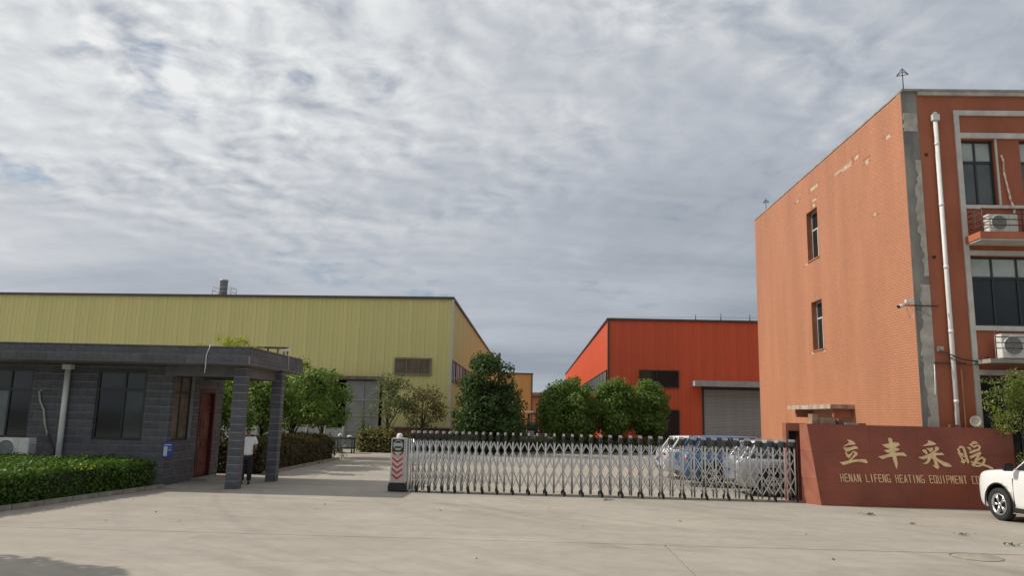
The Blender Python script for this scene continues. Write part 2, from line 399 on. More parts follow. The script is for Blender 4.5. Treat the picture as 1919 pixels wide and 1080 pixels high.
# stack on the roof
GREYM = mat('galvanised', (.50, .50, .52), rough=.55, metal=.1, var=.15, scale=4)
st = rootat('exhaust_stack', (-25.2, 59.4, 8.6), 'grey exhaust stack with a railed platform on the yellow-green hall roof', 'chimney')
part(MB().lathe([(0, 0), (0, .30), (3.72, .30), (3.72, .34), (3.84, .34), (3.84, 0)], (-25.2, 59.4, 8.55), (0, 0, 1), 16), 'pipe', GREYM, st)
part(B(-25.9, -24.3, 58.8, 60, 10.55, 10.72), 'platform', TRIMD, st)
mb = MB()
for a in (-25.85, -24.35):
    for b in (58.85, 59.95): mb.tube([(a, b, 10.72), (a, b, 11.75)], .028, 6)
for zz in (11.05, 11.4, 11.72):
    mb.tube([(-25.85, 58.85, zz), (-24.35, 58.85, zz)], .016, 6).tube([(-25.85, 59.95, zz), (-24.35, 59.95, zz)], .016, 6).tube([(-25.85, 58.85, zz), (-25.85, 59.95, zz)], .016, 6).tube([(-24.35, 58.85, zz), (-24.35, 59.95, zz)], .016, 6)
part(mb, 'railing', GREYM, st)
mb = MB()
for a in (-25.8, -24.4):
    for b in (58.9, 59.9): mb.box(a - .05, a + .05, b - .05, b + .05, 8.5, 10.55)
part(mb, 'support', DARKST, st)

# ================================================================== ORANGE FACTORY HALL
ORANGE = mat('orange_red_paint', (.645, .107, .042), rough=.5, var=.13, scale=.5, rnd=.035, spec=.35, stretch=(1, 1, .25))
oh = rootat('factory_hall', (15, 52, 0), 'orange-red ribbed steel factory hall with a grey roller shutter behind the parked cars', 'factory')
OY = 52.0; OX = 5.07; OZ = 8.78
openings = [(8.55, 9.86, 0, 2.7), (11.45, 15.9, 0, 4.15)]
x = OX
while x < 46:
    zb = 0.0; c = x + SW / 2
    if 8.5 < c < 9.9: zb = 2.7
    if 11.4 < c < 15.9: zb = 4.15
    o = bpy.data.objects.new('cladding_sheet', cladding_mesh('cladding_sheet', SW, zb, OZ, ORANGE)); COL.objects.link(o); o.location = (x, OY, 0); fixed(o, oh); x += SW
sheet = cladding_mesh('cladding_sheet', SW, 0.0, OZ, ORANGE); y = OY
while y < 122:
    o = bpy.data.objects.new('cladding_sheet', sheet); COL.objects.link(o); o.rotation_euler = (0, 0, R(-90)); o.location = (OX, y + SW, 0); fixed(o, oh); y += SW
part(B(OX - .06, OX + .07, OY - .07, OY + .06, 0, OZ + .02), 'corner_trim', TRIMD, oh)
part(B(OX - .12, 46, OY - .14, OY + .2, OZ, OZ + .12), 'roof_edge', TRIMD, oh); part(B(OX - .12, OX + .1, OY + .2, 122, OZ, OZ + .1), 'roof_edge', TRIMD, oh)
part(B(OX + .1, 46, OY + .2, 122, OZ - .12, OZ - .02), 'roof', TRIMD, oh); part(B(OX, 46, 121.9, 122, 0, OZ - .13), 'rear_wall', ORANGE, oh)
flat_window(oh, 7.18, 9.86, OY - .035, 4.2, 5.37, 2, fw=.08, mull=[8.35])
flat_window(oh, 8.55, 9.86, OY - .02, .02, 2.72, 2, fw=.08)
for k in range(18):
    yy = OY + .7 + k * 2.6
    mb = MB(); mb.box(OX - .10, OX - .03, yy, yy + 2.4, 4.1, 4.18).box(OX - .10, OX - .03, yy, yy + 2.4, 5.3, 5.38)
    for q in range(5): mb.box(OX - .098, OX - .032, yy + q * .58, yy + q * .58 + .06, 4.18, 5.3)
    w = part(mb, 'window', WINFR, oh); link('pane', B(OX - .07, OX - .05, yy + .062, yy + 2.3, 4.182, 5.298).mesh('pane'), CURT, w)
# roller shutter: each slat its own curved lath
SHUT = mat('shutter_steel', (.33, .325, .315), rough=.45, metal=.25, var=.1, scale=2, rnd=.06)
sh = part(B(11.40, 11.52, OY - .08, OY + .05, 0, 4.15), 'shutter_guide', DARKST, oh)
part(B(15.84, 15.96, OY - .08, OY + .05, 0, 4.15), 'shutter_guide', DARKST, oh)
prof = [(0, 0), (.012, -.018), (.05, -.034), (.088, -.018), (.098, 0)]
vs = []; fs = []
for xx in (11.525, 15.835):
    vs += [(xx, OY + .01 + d, h) for h, d in prof]
fs = [(i, i + 1, 6 + i, 5 + i) for i in range(4)]
slat = MB().add(vs, fs).mesh('shutter_slat'); slat.materials.append(SHUT)
for k in range(42):
    o = bpy.data.objects.new('shutter_slat', slat); COL.objects.link(o); o.location = (0, 0, k * .0985); fixed(o, oh)
cv = part(B(10.75, 16.6, OY - 1.1, OY - .05, 4.42, 4.50), 'shutter_canopy', GREYM, oh)
link('canopy_fascia', B(10.75, 16.6, OY - 1.16, OY - 1.102, 4.30, 4.68).mesh('canopy_fascia'), mat('canopy_paint', (.36, .355, .35), rough=.5, var=.12, scale=3), cv)
link('canopy_end', B(10.70, 10.748, OY - 1.15, OY - .05, 4.32, 4.66).mesh('canopy_end'), GREYM, cv)
part(B(11.4, 15.9, OY - .5, OY - .06, 4.152, 4.415), 'shutter_box', DARKST, oh)
for k, (xx, h) in enumerate(((11.2, .52), (12.95, .64), (14.95, .60))):
    t = tag(MB().tube([(xx, OY + .6, OZ - .03), (xx, OY + .6, OZ + h + .05)], [.045, .02], 6).build('lightning_rod', DARKST),
            ['leftmost of three thin rods on the orange hall roof edge', 'middle one of three thin rods on the orange hall roof', 'rod on the orange hall roof nearest the brick office'][k], 'lightning rod', 'rods on the orange hall roof')
part(MB().tube([(5.2, OY + .6, OZ + .25), (11.2, OY + .6, OZ + .38), (12.95, OY + .6, OZ + .40), (14.95, OY + .6, OZ + .4), (30, OY + .6, OZ + .4)], .009, 5), 'lightning_wire', DARKST, oh)

# ================================================================== FAR BUILDINGS
OCHRE = mat('ochre_cladding', (.50, .30, .085), rough=.6, var=.1, scale=.6, rnd=.04)
fh = rootat('far_hall', (-12, 125, 0), 'ochre yellow hall at the far end of the road, left of the low orange building', 'factory')
x = -.26
while x > -30:
    x0 = x - 1.4; o = bpy.data.objects.new('cladding_sheet', cladding_mesh('cladding_sheet', 1.4, 0, 8.9, OCHRE, ribs=4)); COL.objects.link(o); o.location = (x0, 125, 0); fixed(o, fh); x = x0
part(B(-30, -.1, 124.8, 125.3, 8.85, 9.05), 'roof_edge', TRIMD, fh); part(B(-.42, -.2, 124.85, 125.1, 0, 8.85), 'corner_trim', TRIMD, fh)
part(B(-30, -.26, 125.3, 150, 8.7, 8.85), 'roof', TRIMD, fh); part(B(-.3, -.26, 125.1, 150, 0, 8.7), 'side_wall', OCHRE, fh)
flat_window(fh, -6.5, -3.3, 124.95, 4.1, 5.3, 3, pane=CURT)
LOWOR = mat('low_orange_wall', (.46, .16, .08), rough=.7, var=.12, scale=.5)
fo = rootat('far_building', (8, 160, 0), 'low orange building closing the road at its far end', 'building')
part(B(-.3, 22, 160, 175, 0, 6.0), 'wall', LOWOR, fo); part(B(-.5, 22, 159.6, 175, 6.0, 6.25), 'cornice', TRIMD, fo); part(B(-.5, 22, 159.8, 175, 6.252, 6.85), 'parapet', LOWOR, fo)
part(B(-.6, 22, 159.7, 175, 6.852, 7.0), 'coping', TRIML, fo)
for k in range(5): flat_window(fo, 1.2 + k * 4, 3.2 + k * 4, 159.97, 1.4, 3.6, 2, pane=CURT)
gy = rootat('far_gateway', (-1.0, 118, 0), 'small pale roofed gateway below the ochre hall at the end of the road', 'gateway')
part(B(-2.4, 1.5, 116.8, 119, 2.62, 2.85), 'roof', TRIML, gy); part(B(-2.2, -1.7, 117, 117.5, 0, 2.62), 'pillar', LOWOR, gy); part(B(.7, 1.2, 117, 117.5, 0, 2.62), 'pillar', LOWOR, gy)
tag(MB().lathe([(0, 0), (0, .17), (8.6, .15), (8.6, 0)], (-3.72, 80, 0), (0, 0, 1), 10).build('flue_pipe', DARKST), 'thin black flue pipe rising behind the big dark tree', 'chimney')

# ================================================================== OFFICE (brick side, rendered front)
PAINTB = mat('painted_tile', (.465, .20, .105), rough=.62, var=.10, scale=.8, stretch=(1, 1, .22), rnd=.03, bump=.06, bscale=25)
JOINTB = mat('painted_joint', (.36, .15, .078), rough=.8, var=.15, scale=1.2)
RENDER = mat('red_brown_render', (.375, .118, .058), rough=.8, var=.14, scale=.9, bump=.15, bscale=20, stretch=(1, 1, .5))
PEEL = mat('bare_concrete', (.30, .285, .25), rough=.9, col2=(.17, .165, .155), thr=(.36, .62), scale=1.1, bump=.5, bscale=9, stretch=(1.6, 1.6, .6))
PLAST = mat('old_plaster', (.47, .44, .375), rough=.9, var=.2, scale=3, bump=.5, bscale=18)
BANDW = mat('white_band', (.56, .54, .49), rough=.7, var=.15, scale=2)
of = rootat('office_building', (25, 28, 0), 'three-storey office with orange tiled side wall and red-brown front on the right', 'building')
FX, FY, BY, RZ = 10.51, 21.0, 35.68, 11.66
sidewins = [(27.75, 28.87, 8.22, 10.12), (27.70, 28.75, 4.77, 6.6), (26.5, 28.3, 0.0, 2.2)]
mb = MB()
for r in cut((FY + .012, BY, 0, RZ - .03), sidewins): mb.box(FX + .0045, FX + .26, r[0], r[1], r[2], r[3])
part(mb, 'side_wall', JOINTB, of)
for (a, b, c, d) in sidewins[:2]:
    w = part(B(FX + .19, FX + .25, a, b, c, c + .05), 'window', WINFR, of)
    fm = MB().box(FX + .192, FX + .248, a, b, d - .05, d).box(FX + .192, FX + .248, a, a + .05, c + .05, d - .05).box(FX + .192, FX + .248, b - .05, b, c + .05, d - .05).box(FX + .194, FX + .246, a + .05, b - .05, c + 1.18, c + 1.24).box(FX + .194, FX + .246, (a + b) / 2 - .03, (a + b) / 2 + .03, c + .05, c + 1.18)
    link('frame', fm.mesh('frame'), GREYM, w)
    link('pane', B(FX + .215, FX + .23, a + .05, b - .05, c + 1.24, d - .05).mesh('pane'), GLASS, w)
    link('pane', B(FX + .215, FX + .23, a + .05, (a + b) / 2 - .03, c + .05, c + 1.18).mesh('pane'), GLASS, w)
    link('pane', B(FX + .215, FX + .23, (a + b) / 2 + .03, b - .05, c + .05, c + 1.18).mesh('pane'), GLASS, w)
    link('sill', B(FX - .03, FX + .19, a - .05, b + .05, c - .05, c - .002).mesh('sill'), JOINTB, w)
part(B(FX + .2, FX + .25, 26.5, 28.3, 0, 2.2), 'side_door', DARKST, of)
# tiles: the 300 by the corner one by one, the rest joined
holes = [(21.78, 22.02, 10.58, 10.69), (24.0, 24.28, 10.72, 10.83), (24.55, 26.0, 10.73, 10.80), (24.6, 25.3, 10.66, 10.74), (27.6, 28.3, 10.86, 10.98), (29.6, 29.9, 10.86, 10.94), (27.8, 28.2, 10.40, 10.48), (27.95, 28.15, 10.2, 10.3), (23.3, 23.5, 10.3, 10.44),
         (23.0, 23.12, 8.5, 8.58), (28.9, 29.2, 8.12, 8.2), (28.7, 28.95, 4.66, 4.74), (27.6, 27.75, 4.64, 4.72)]
EXPL = mat('exposed_plaster', (.52, .40, .29), rough=.95, var=.25, scale=6)
for q, h in enumerate(holes): part(B(FX + .0022 + .0001 * q, FX + .0042, h[0] - .02, h[1] + .02, h[2] - .01, h[3] + .01), 'exposed_plaster', EXPL, of)
tiles = []
TH, TL, TG = .074, .25, .0065
row = 0; z = 0.0
while z < RZ - .05:
    y0 = FY + .012 - (TL / 2 if row % 2 else 0)
    while y0 < BY:
        a, b = max(y0 + TG / 2, FY + .012), min(y0 + TL - TG / 2, BY - .001)
        if b - a > .03:
            r0 = (a, b, z + TG / 2, min(z + TH - TG / 2, RZ - .032))
            if not any(not (h[1] <= r0[0] or h[0] >= r0[1] or h[3] <= r0[2] or h[2] >= r0[3]) for h in holes):
                tiles += cut(r0, sidewins)
        y0 += TL
    z += TH; row += 1
near = sorted(range(len(tiles)), key=lambda i: (tiles[i][0] - FY) * .5 + abs(tiles[i][2] - 5.5) * .42)
near = set(i for i in near[:300])
mbt = MB()
for i, (a, b, c, d) in enumerate(tiles):
    pr = FX - random.uniform(0, .0015)
    if i in near: boxpart('brick', PAINTB, of, pr, FX + .0043, a, b, c, d)
    else: mbt.box(pr, FX + .0043, a, b, c, d)
t = part(mbt, 'brickwork', PAINTB, of); t['kind'] = 'stuff'
# front wall with real openings
bays = [(12.12, 13.05, 8.28, 10.22), (13.76, 14.7, 8.28, 10.22), (15.4, 16.4, 8.28, 10.22), (12.14, 16.4, 4.84, 6.80), (12.14, 16.4, 1.0, 3.46)]
mb = MB()
for r in cut((10.965, 42, 0, RZ - .12), bays): mb.box(r[0], r[1], FY, FY + .3, r[2], r[3])
part(mb, 'front_wall', RENDER, of)
part(B(10.515, 10.962, FY + .004, FY + .3, 0, RZ), 'corner_pier', PEEL, of)
# plaster still clinging to the pier in ragged sheets
def ragged(x0, x1, z0, z1, side, seed):
    r = random.Random(seed); L_ = []; R_ = []; z = z0
    xl, xr = x0, x1
    while z < z1:
        xl = x0 + (r.uniform(-.02, .07) if side != 'r' else 0); xr = x1 - (0 if side == 'r' else r.uniform(-.01, .06))
        if side == 'r': xl = x0 + r.uniform(-.035, .055) + .05 * math.sin(z * 2.3 + seed)
        L_.append((max(10.52, xl), z)); R_.append((min(10.96, xr), z)); z += r.uniform(.03, .17)
    return R_ + L_[::-1]
for args in ((10.53, 10.96, 10.45, 11.05, 'l', 3), (10.77, 10.955, 6.2, 9.6, 'r', 5), (10.66, 10.955, 2.0, 6.1, 'r', 8)):
    part(MB().prism(ragged(*args), lambda a, b, d: (a, d, b), FY - .016, FY + .0035), 'plaster_patch', PLAST, of)
part(B(10.505, 42, FY - .09, BY, RZ, RZ + .06), 'roof_slab', CONC, of)
part(B(10.97, 42, FY - .07, FY + .3, RZ - .118, RZ - .002), 'parapet_edge', PLAST, of)
part(B(FX + .3, 42, BY - .28, BY - .02, 0, RZ - .05), 'rear_wall', RENDER, of); part(B(41.7, 42, FY + .31, BY - .3, 0, RZ - .05), 'end_wall', RENDER, of)
# white bands framing the bay
for (a, b, c, d) in ((11.96, 12.10, 2.0, 11.09), (12.102, 16.6, 10.94, 11.09), (12.102, 16.6, 10.25, 10.41), (12.102, 16.6, 8.16, 8.27), (12.102, 16.6, 6.81, 6.95), (12.102, 16.6, 4.70, 4.83), (12.102, 16.6, 3.48, 3.62)):
    part(B(a, b, FY - .055, FY - .001, c, d), 'white_band', BANDW, of)
part(B(13.06, 13.11, FY - .04, FY - .002, 8.28, 10.24), 'white_band', BANDW, of)
def office_window(x0, x1, z0, z1, tz, mull, curt=CURT, pane=GLASS):
    return flat_window(of, x0, x1, FY + .20, z0, z1, 2, frame=WINFR, pane=pane, fw=.055, transom=tz, mull=mull, curt=curt)
VEIL = glassmat('curtained_glass', (.10, .115, .11), rough=.08)
office_window(12.125, 13.045, 8.285, 10.215, 9.58, [12.55], pane=VEIL)
office_window(13.765, 14.695, 8.285, 10.215, 9.58, [14.2], pane=VEIL); office_window(15.405, 16.395, 8.285, 10.215, 9.58, [15.9], pane=VEIL)
office_window(12.145, 16.395, 4.845, 6.795, 6.2, [12.76, 13.45, 14.4, 15.4]); office_window(12.145, 16.395, 1.005, 3.455, 2.8, [13.2, 14.3, 15.4], curt=None)
# down pipe
dp = part(MB().tube([(11.4, FY - .09, 0.02), (11.4, FY - .09, 10.75)], .062, 14), 'downpipe', WHITEP, of)
part(B(11.30, 11.50, FY - .17, FY - .01, 10.74, 10.93), 'rain_hopper', WHITEP, of, .012)
part(MB().ball((11.40, FY - .10, 10.96), .07, 10, (1, 1, .7)), 'hopper_outlet', WHITEP, of)
for zz in (1.0, 2.7, 4.6, 6.4, 8.2, 10.0): part(MB().lathe([(0, .063), (0, .070), (.09, .070), (.09, .063)], (11.4, FY - .09, zz), (0, 0, 1), 14), 'pipe_collar', WHITEP, of)
# AC ledges with railings
LEDGE = mat('ledge_render', (.44, .14, .07), rough=.8, var=.15, scale=2)
part(B(12.0, 14.9, FY - .78, FY - .057, 7.13, 7.32), 'ledge', LEDGE, of, .004)
part(B(12.03, 14.87, FY - .75, FY - .06, 7.09, 7.128), 'ledge_soffit', BANDW, of)
mb = MB()
for zz in (7.52, 7.68, 7.84, 7.98):
    mb.tube([(12.14, FY - .70, zz), (14.85, FY - .70, zz)], .016, 6).tube([(12.14, FY - .70, zz), (12.14, FY - .06, zz)], .016, 6)
for xx in (12.14, 13.2, 14.2, 14.85): mb.tube([(xx, FY - .70, 7.32), (xx, FY - .70, 8.0)], .018, 6)
mb.tube([(12.14, FY - .38, 7.32), (12.14, FY - .38, 8.0)], .014, 6)
part(mb, 'ledge_railing', mat('rusty_rail', (.085, .05, .04), rough=.7, var=.3, scale=9), of)
part(B(12.0, 14.9, FY - .78, FY - .057, 3.76, 3.87), 'ledge', mat('ledge_grey', (.30, .27, .23), rough=.85, var=.2, scale=3), of)
mb = MB()
for zz in (4.15, 4.3, 4.45, 4.6): mb.tube([(12.2, FY - .72, zz), (14.85, FY - .72, zz)], .014, 6)
for xx in (12.2, 13.6, 14.85): mb.tube([(xx, FY - .72, 3.87), (xx, FY - .72, 4.62)], .016, 6)
part(mb, 'ledge_railing', MATS['rusty_rail'], of)
part(MB().tube([(13.22, FY - .02, 9.75), (13.24, FY - .06, 9.55), (13.24, FY - .05, 9.2), (13.30, FY - .05, 8.8), (13.34, FY - .07, 8.4), (13.34, FY - .2, 8.12), (13.2, FY - .35, 7.75)], .028, 8), 'pipe_sleeve', mat('taped_pipe', (.52, .28, .18), rough=.8, col2=(.75, .68, .6), thr=(.45, .55), scale=9), of)
ACW = mat('ac_white', (.66, .66, .62), rough=.45, var=.08, scale=4)
ACG = mat('ac_grille', (.20, .21, .20), rough=.6, var=.1, scale=9)
def ac_unit(x0, x1, yf, yb, z0, z1, label):
    r = rootat('air_conditioner', ((x0 + x1) / 2, (yf + yb) / 2, z0), label, 'air conditioner', 'outdoor air conditioner units')
    part(B(x0, x1, yf, yb, z0 + .03, z1), 'casing', ACW, r, .014)
    w = x1 - x0; h = z1 - z0; cx = x0 + w * .34; cz = z0 + .015 + h * .5; rr = min(h * .41, w * .3)
    gpart = part(MB().lathe([(0, rr), (.02, rr), (.028, rr * .96), (.02, rr * .9), (.004, rr * .9)], (cx, yf, cz), (0, -1, 0), 28), 'fan_ring', ACW, r)
    part(MB().lathe([(.006, rr * .93), (.006, .001)], (cx, yf, cz), (0, -1, 0), 28), 'fan_shade', ACG, r)
    mb = MB()
    for q in (.25, .45, .65, .83): mb.lathe([(.010, rr * q - .006), (.018, rr * q), (.010, rr * q + .006)], (cx, yf, cz), (0, -1, 0), 28)
    for k in range(8):
        a = k * math.pi / 4; mb.tube([(cx, yf - .014, cz), (cx + rr * .92 * math.cos(a), yf - .014, cz + rr * .92 * math.sin(a))], .004, 4)
    part(mb, 'fan_grille', mat('grille_wire', (.42, .43, .40), rough=.5, var=.08, scale=9), r)
    part(B(x0 + w * .68, x0 + w * .685, yf - .004, yf - .0005, z0 + .05, z1 - .02), 'panel_seam', ACG, r)
    mb = MB()
    for k in range(6): mb.box(x1 + .0005, x1 + .006, yf + .06, yb - .05, z0 + .12 + k * h * .1, z0 + .14 + k * h * .1)
    part(mb, 'side_louvre', ACG, r)
    mb = MB(); mb.box(x0 + .06, x0 + .12, yf, yb, z0, z0 + .029).box(x1 - .12, x1 - .06, yf, yb, z0, z0 + .029); part(mb, 'foot', DARKST, r)
    return r
ac_unit(12.36, 13.14, FY - .62, FY - .32, 7.32, 7.86, 'white air conditioner on the railed ledge under the top-floor window')
ac_unit(12.42, 13.3, FY - .62, FY - .30, 3.872, 4.55, 'white air conditioner on the lower ledge above the bushy vine')
# awning and rubble on the side wall
part(B(9.72, FX + .004, 25.3, 29.5, 2.56, 2.70), 'door_awning', mat('awning_concrete', (.42, .34, .27), rough=.95, var=.3, scale=5, bump=.5, bscale=20), of)
part(B(9.9, FX + .0095, 25.5, 25.62, 2.28, 2.558), 'awning_bracket', JOINTB, of); part(B(9.9, FX + .0095, 29.1, 29.22, 2.28, 2.558), 'awning_bracket', JOINTB, of)
# lightning rods on the roof
def star_rod(x, y, h, s, label):
    r = rootat('lightning_rod', (x, y, RZ + .06), label, 'lightning rod', 'rods with triangular tops on the office roof')
    part(MB().tube([(x, y, RZ + .05), (x, y, RZ + .06 + h)], .014, 6), 'rod', DARKST, r)
    zt = RZ + .06 + h; mb = MB()
    for a in range(3):
        t0 = a * 2 * math.pi / 3 + .1; t1 = t0 + 2 * math.pi / 3; p = (x + s * math.cos(t0), y + s * math.sin(t0), zt - s * .95); q = (x + s * math.cos(t1), y + s * math.sin(t1), zt - s * .95)
        mb.tube([p, (x, y, zt)], .011, 5).tube([p, q], .011, 5)
    part(mb, 'crown', DARKST, r)
star_rod(10.68, 21.15, .74, .18, 'thin rod with a triangular tip on the office roof corner nearest the camera')
star_rod(10.62, 34.2, .58, .15, 'small rod with a triangular tip at the far end of the office roof')
# security camera on its arm, cables, drill holes
sc_ = rootat('security_camera', (10.9, 20.95, 5.33), 'pair of small white security cameras on a black arm at the office corner', 'camera')
part(MB().tube([(11.1, 20.9, 5.34), (10.12, 20.83, 5.34)], .02, 6), 'arm', DARKST, sc_)
part(MB().box(10.18, 10.40, 20.78, 20.88, 5.40, 5.50), 'camera_body', WHITEP, sc_, .01)
part(MB().tube([(10.13, 20.83, 5.33), (9.99, 20.8, 5.30)], [.05, .06], 10), 'camera_body', WHITEP, sc_); part(MB().tube([(9.99, 20.8, 5.30), (9.95, 20.79, 5.285)], .045, 10), 'lens', BLACKP, sc_)
part(MB().tube([(10.29, 20.83, 5.40), (10.24, 20.83, 5.36), (10.22, 20.85, 5.2), (10.32, 20.88, 4.98), (10.4, 20.88, 5.0), (10.44, 20.9, 5.2), (10.3, 20.85, 5.32)], .011, 6), 'cable', mat('pale_cable', (.60, .42, .32), rough=.6, var=.1), sc_)
part(MB().tube([(10.5, 20.985, 5.32), (10.95, 20.985, 5.06)], .006, 5), 'stay_wire', DARKST, sc_)
part(MB().tube([(11.05, FY - .02, 4.17), (11.25, FY - .18, 4.02), (11.6, FY - .2, 3.88), (12.0, FY - .2, 3.83), (12.3, FY - .2, 3.95)], .018, 6), 'cable', BLACKP, of)
part(MB().tube([(11.05, FY - .02, 4.15), (11.3, FY - .19, 3.9), (11.7, FY - .19, 3.72), (12.1, FY - .2, 3.76)], .010, 6), 'cable', BLACKP, of)
part(B(11.02, 11.2, FY - .05, FY - .002, 4.1, 4.24), 'junction_box', mat('junction', (.45, .36, .3), rough=.7), of)
part(B(10.90, 11.74, FY - .10, FY - .072, 3.755, 3.795), 'bracket_arm', DARKST, of)
part(MB().tube([(10.91, FY - .05, 3.74), (10.90, FY - .05, 3.3), (10.88, FY - .05, 2.95), (10.9, FY - .05, 2.88)], .014, 6), 'hanging_cable', WHITEP, of)
for (xx, zz) in ((11.12, 9.75), (11.13, 6.75)): part(MB().lathe([(0, .045), (.03, .045), (.03, .001)], (xx, FY, zz), (0, -1, 0), 10), 'wall_socket', BLACKP, of)
ol = tag(MB().tube([(11.60, FY - .12, 0.02), (11.60, FY - .08, 3.64)], .022, 8).build('wooden_pole', mat('pole_wood', (.42, .20, .08), rough=.7, var=.2)), 'thin orange-brown wooden pole leaning on the red-brown office front', 'pole')
hb = rootat('satellite_dish', (11.75, 20.72, 0), 'small pale round dish just above the top of the red sign wall', 'dish')
part(MB().lathe([(.06, .004), (.05, .08), (.0, .15), (-.005, .15), (.045, .08), (.055, .004)], (11.76, 20.68, 2.22), (.2, .96, -.2), 20), 'dish', mat('dish_cream', (.62, .58, .46), rough=.6, var=.15), hb)
part(MB().tube([(11.76, 20.75, 2.2), (11.76, 20.8, 0)], .02, 6), 'stem', DARKST, hb)

# ================================================================== SIGN WALL
SIGNR = mat('red_granite', (.265, .072, .042), rough=.32, var=.16, scale=1.4, spec=.45)
SIGNE = mat('red_granite_edge', (.36, .13, .085), rough=.4, var=.15, scale=2)
GOLD = mat('gold_letter', (.84, .60, .32), rough=.45, var=.14, scale=6, metal=0.0)
SY = 20.22
sg = rootat('sign_wall', (9.7, SY + .2, 0), 'long dark red polished stone sign wall with raised gold Chinese characters', 'sign')
# slanted left end, four stone courses of cladding
courses = [(0, .66), (.66, 1.36), (1.36, 2.06)]
def lx(z): return 7.43 - .29 * z / 2.06
SX1 = 12.4
seams = [8.75, 9.95, 11.15]
for (z0, z1) in courses:
    xs = [None] + seams + [SX1]
    for k in range(4):
        a0 = lx(z0) if k == 0 else seams[k - 1] + .0015; a1 = lx(z1) if k == 0 else seams[k - 1] + .0015; b = xs[k + 1] - .0015
        part(MB().prism([(a0, z0 + .0015), (b, z0 + .0015), (b, z1 - .0015), (a1, z1 - .0015)], lambda a, c, d: (a, d, c), SY, SY + .03), 'stone_panel', SIGNR, sg)
    zz0, zz1 = z0 + .002, z1 - .002
    v = [(lx(zz0), SY + .002, zz0), (7.12, 20.72, zz0), (7.12, 20.72, zz1), (lx(zz1), SY + .002, zz1)]
    v2 = [(p[0] + .02, p[1] + .01, p[2]) for p in v]
    part(MB().add(v + v2, [(0, 1, 2, 3), (4, 5, 6, 7), (0, 1, 5, 4), (1, 2, 6, 5), (2, 3, 7, 6), (3, 0, 4, 7)]), 'end_panel', SIGNE, sg)
mb = MB(); mb.prism([(lx(0) + .03, 0), (SX1 - .01, 0), (SX1 - .01, 2.05), (lx(2.05) + .03, 2.05)], lambda a, c, d: (a, d, c), SY + .032, 20.74)
part(mb, 'core', mat('sign_core', (.20, .08, .055), rough=.8, var=.15), sg)
# raised brush-written characters: outlines on a 70-unit lettering sheet, laid out in metres from the sheet's corner
def sheet_xy(ox, oy, s):
    def f(a, b):
        u = ox + a / s; v = oy + b / s
        return (7.97 + (u - 1577) * .01349 - (v - 889) * .0007, .8 - (v - 889) * .01346 + (u - 1577) * .00036)
    return f
def character(polys, lines, f):
    mb = MB(); k = 0
    for p in polys:
        mb.prism([f(*q) for q in p], lambda a, c, d: (a, d, c), SY - .028 - .0009 * k, SY - .0008); k += 1
    for pts, w in lines:
        for i in range(len(pts) - 1):
            a = Vector(pts[i]); b = Vector(pts[i + 1]); d = (b - a).normalized(); n = Vector((-d.y, d.x)) * w / 2; a2 = a - d * w * .32; b2 = b + d * w * .32
            mb.prism([f(*q) for q in (a2 + n * .75, a + n, b + n, b2 + n * .6, b2 - n * .6, b - n, a - n, a2 - n * .75)], lambda x_, c, dd: (x_, dd, c), SY - .028 - .0009 * k, SY - .0008); k += 1
    return part(mb, 'character', GOLD, sg)
character([[(335, 140), (400, 145), (470, 165), (540, 205), (590, 255), (545, 290), (480, 295), (400, 295), (320, 320), (225, 350), (300, 290), (400, 235), (395, 200), (370, 170)],
           [(225, 370), (330, 378), (450, 360), (575, 322), (635, 350), (665, 385), (655, 408), (570, 415), (460, 450), (340, 495), (290, 470)],
           [(300, 490), (335, 495), (328, 540), (375, 575), (440, 560), (480, 510), (520, 478), (490, 560), (400, 690), (340, 640), (295, 560)],
           [(490, 490), (545, 475), (610, 500), (655, 550), (620, 605), (520, 680), (450, 750), (390, 750), (470, 670), (550, 570), (565, 520), (500, 510)],
           [(120, 795), (200, 790), (390, 745), (560, 720), (760, 708), (860, 710), (910, 745), (945, 815), (900, 832), (800, 800), (660, 780), (500, 800), (350, 850), (240, 880), (170, 835)]], [], sheet_xy(1565, 815, 15.43))
character([[(430, 95), (470, 92), (520, 110), (540, 150), (548, 225), (640, 225), (705, 230), (765, 290), (740, 310), (660, 350), (630, 385), (710, 395), (750, 425), (700, 465), (625, 490), (615, 520), (640, 530), (760, 520), (850, 518), (900, 550), (955, 610), (940, 635), (860, 615), (760, 608), (645, 620), (665, 700), (682, 800), (680, 900), (660, 1000), (620, 900), (570, 760), (535, 635), (420, 655), (240, 710), (180, 670), (120, 630), (200, 622), (330, 590), (460, 545), (500, 528), (400, 525), (340, 490), (290, 450), (400, 435), (475, 405), (370, 385), (290, 330), (225, 280), (330, 280), (455, 250), (440, 200), (415, 130)]], [], sheet_xy(1638, 815, 15.43))
character([[(350, 105), (430, 130), (520, 175), (570, 210), (545, 235), (430, 250), (200, 270), (290, 220), (360, 180)], [(190, 370), (280, 360), (320, 420), (340, 480), (300, 495), (220, 430)], [(300, 320), (400, 325), (490, 310), (480, 380), (462, 430), (405, 440), (370, 390)],
           [(530, 290), (600, 283), (650, 325), (630, 380), (520, 450), (640, 455), (720, 450), (770, 490), (790, 515), (700, 515), (560, 520), (560, 570), (640, 630), (760, 690), (880, 730), (950, 770), (985, 830), (880, 835), (780, 815), (690, 750), (580, 655), (600, 720), (650, 850), (610, 890), (550, 860), (455, 785), (500, 785), (530, 790), (510, 700), (480, 620), (420, 600), (400, 670), (340, 740), (260, 755), (190, 745), (270, 715), (330, 650), (335, 590), (240, 632), (150, 610), (80, 570), (180, 560), (330, 500), (430, 460), (520, 390), (550, 330)]], [], sheet_xy(1716, 818, 14.4))
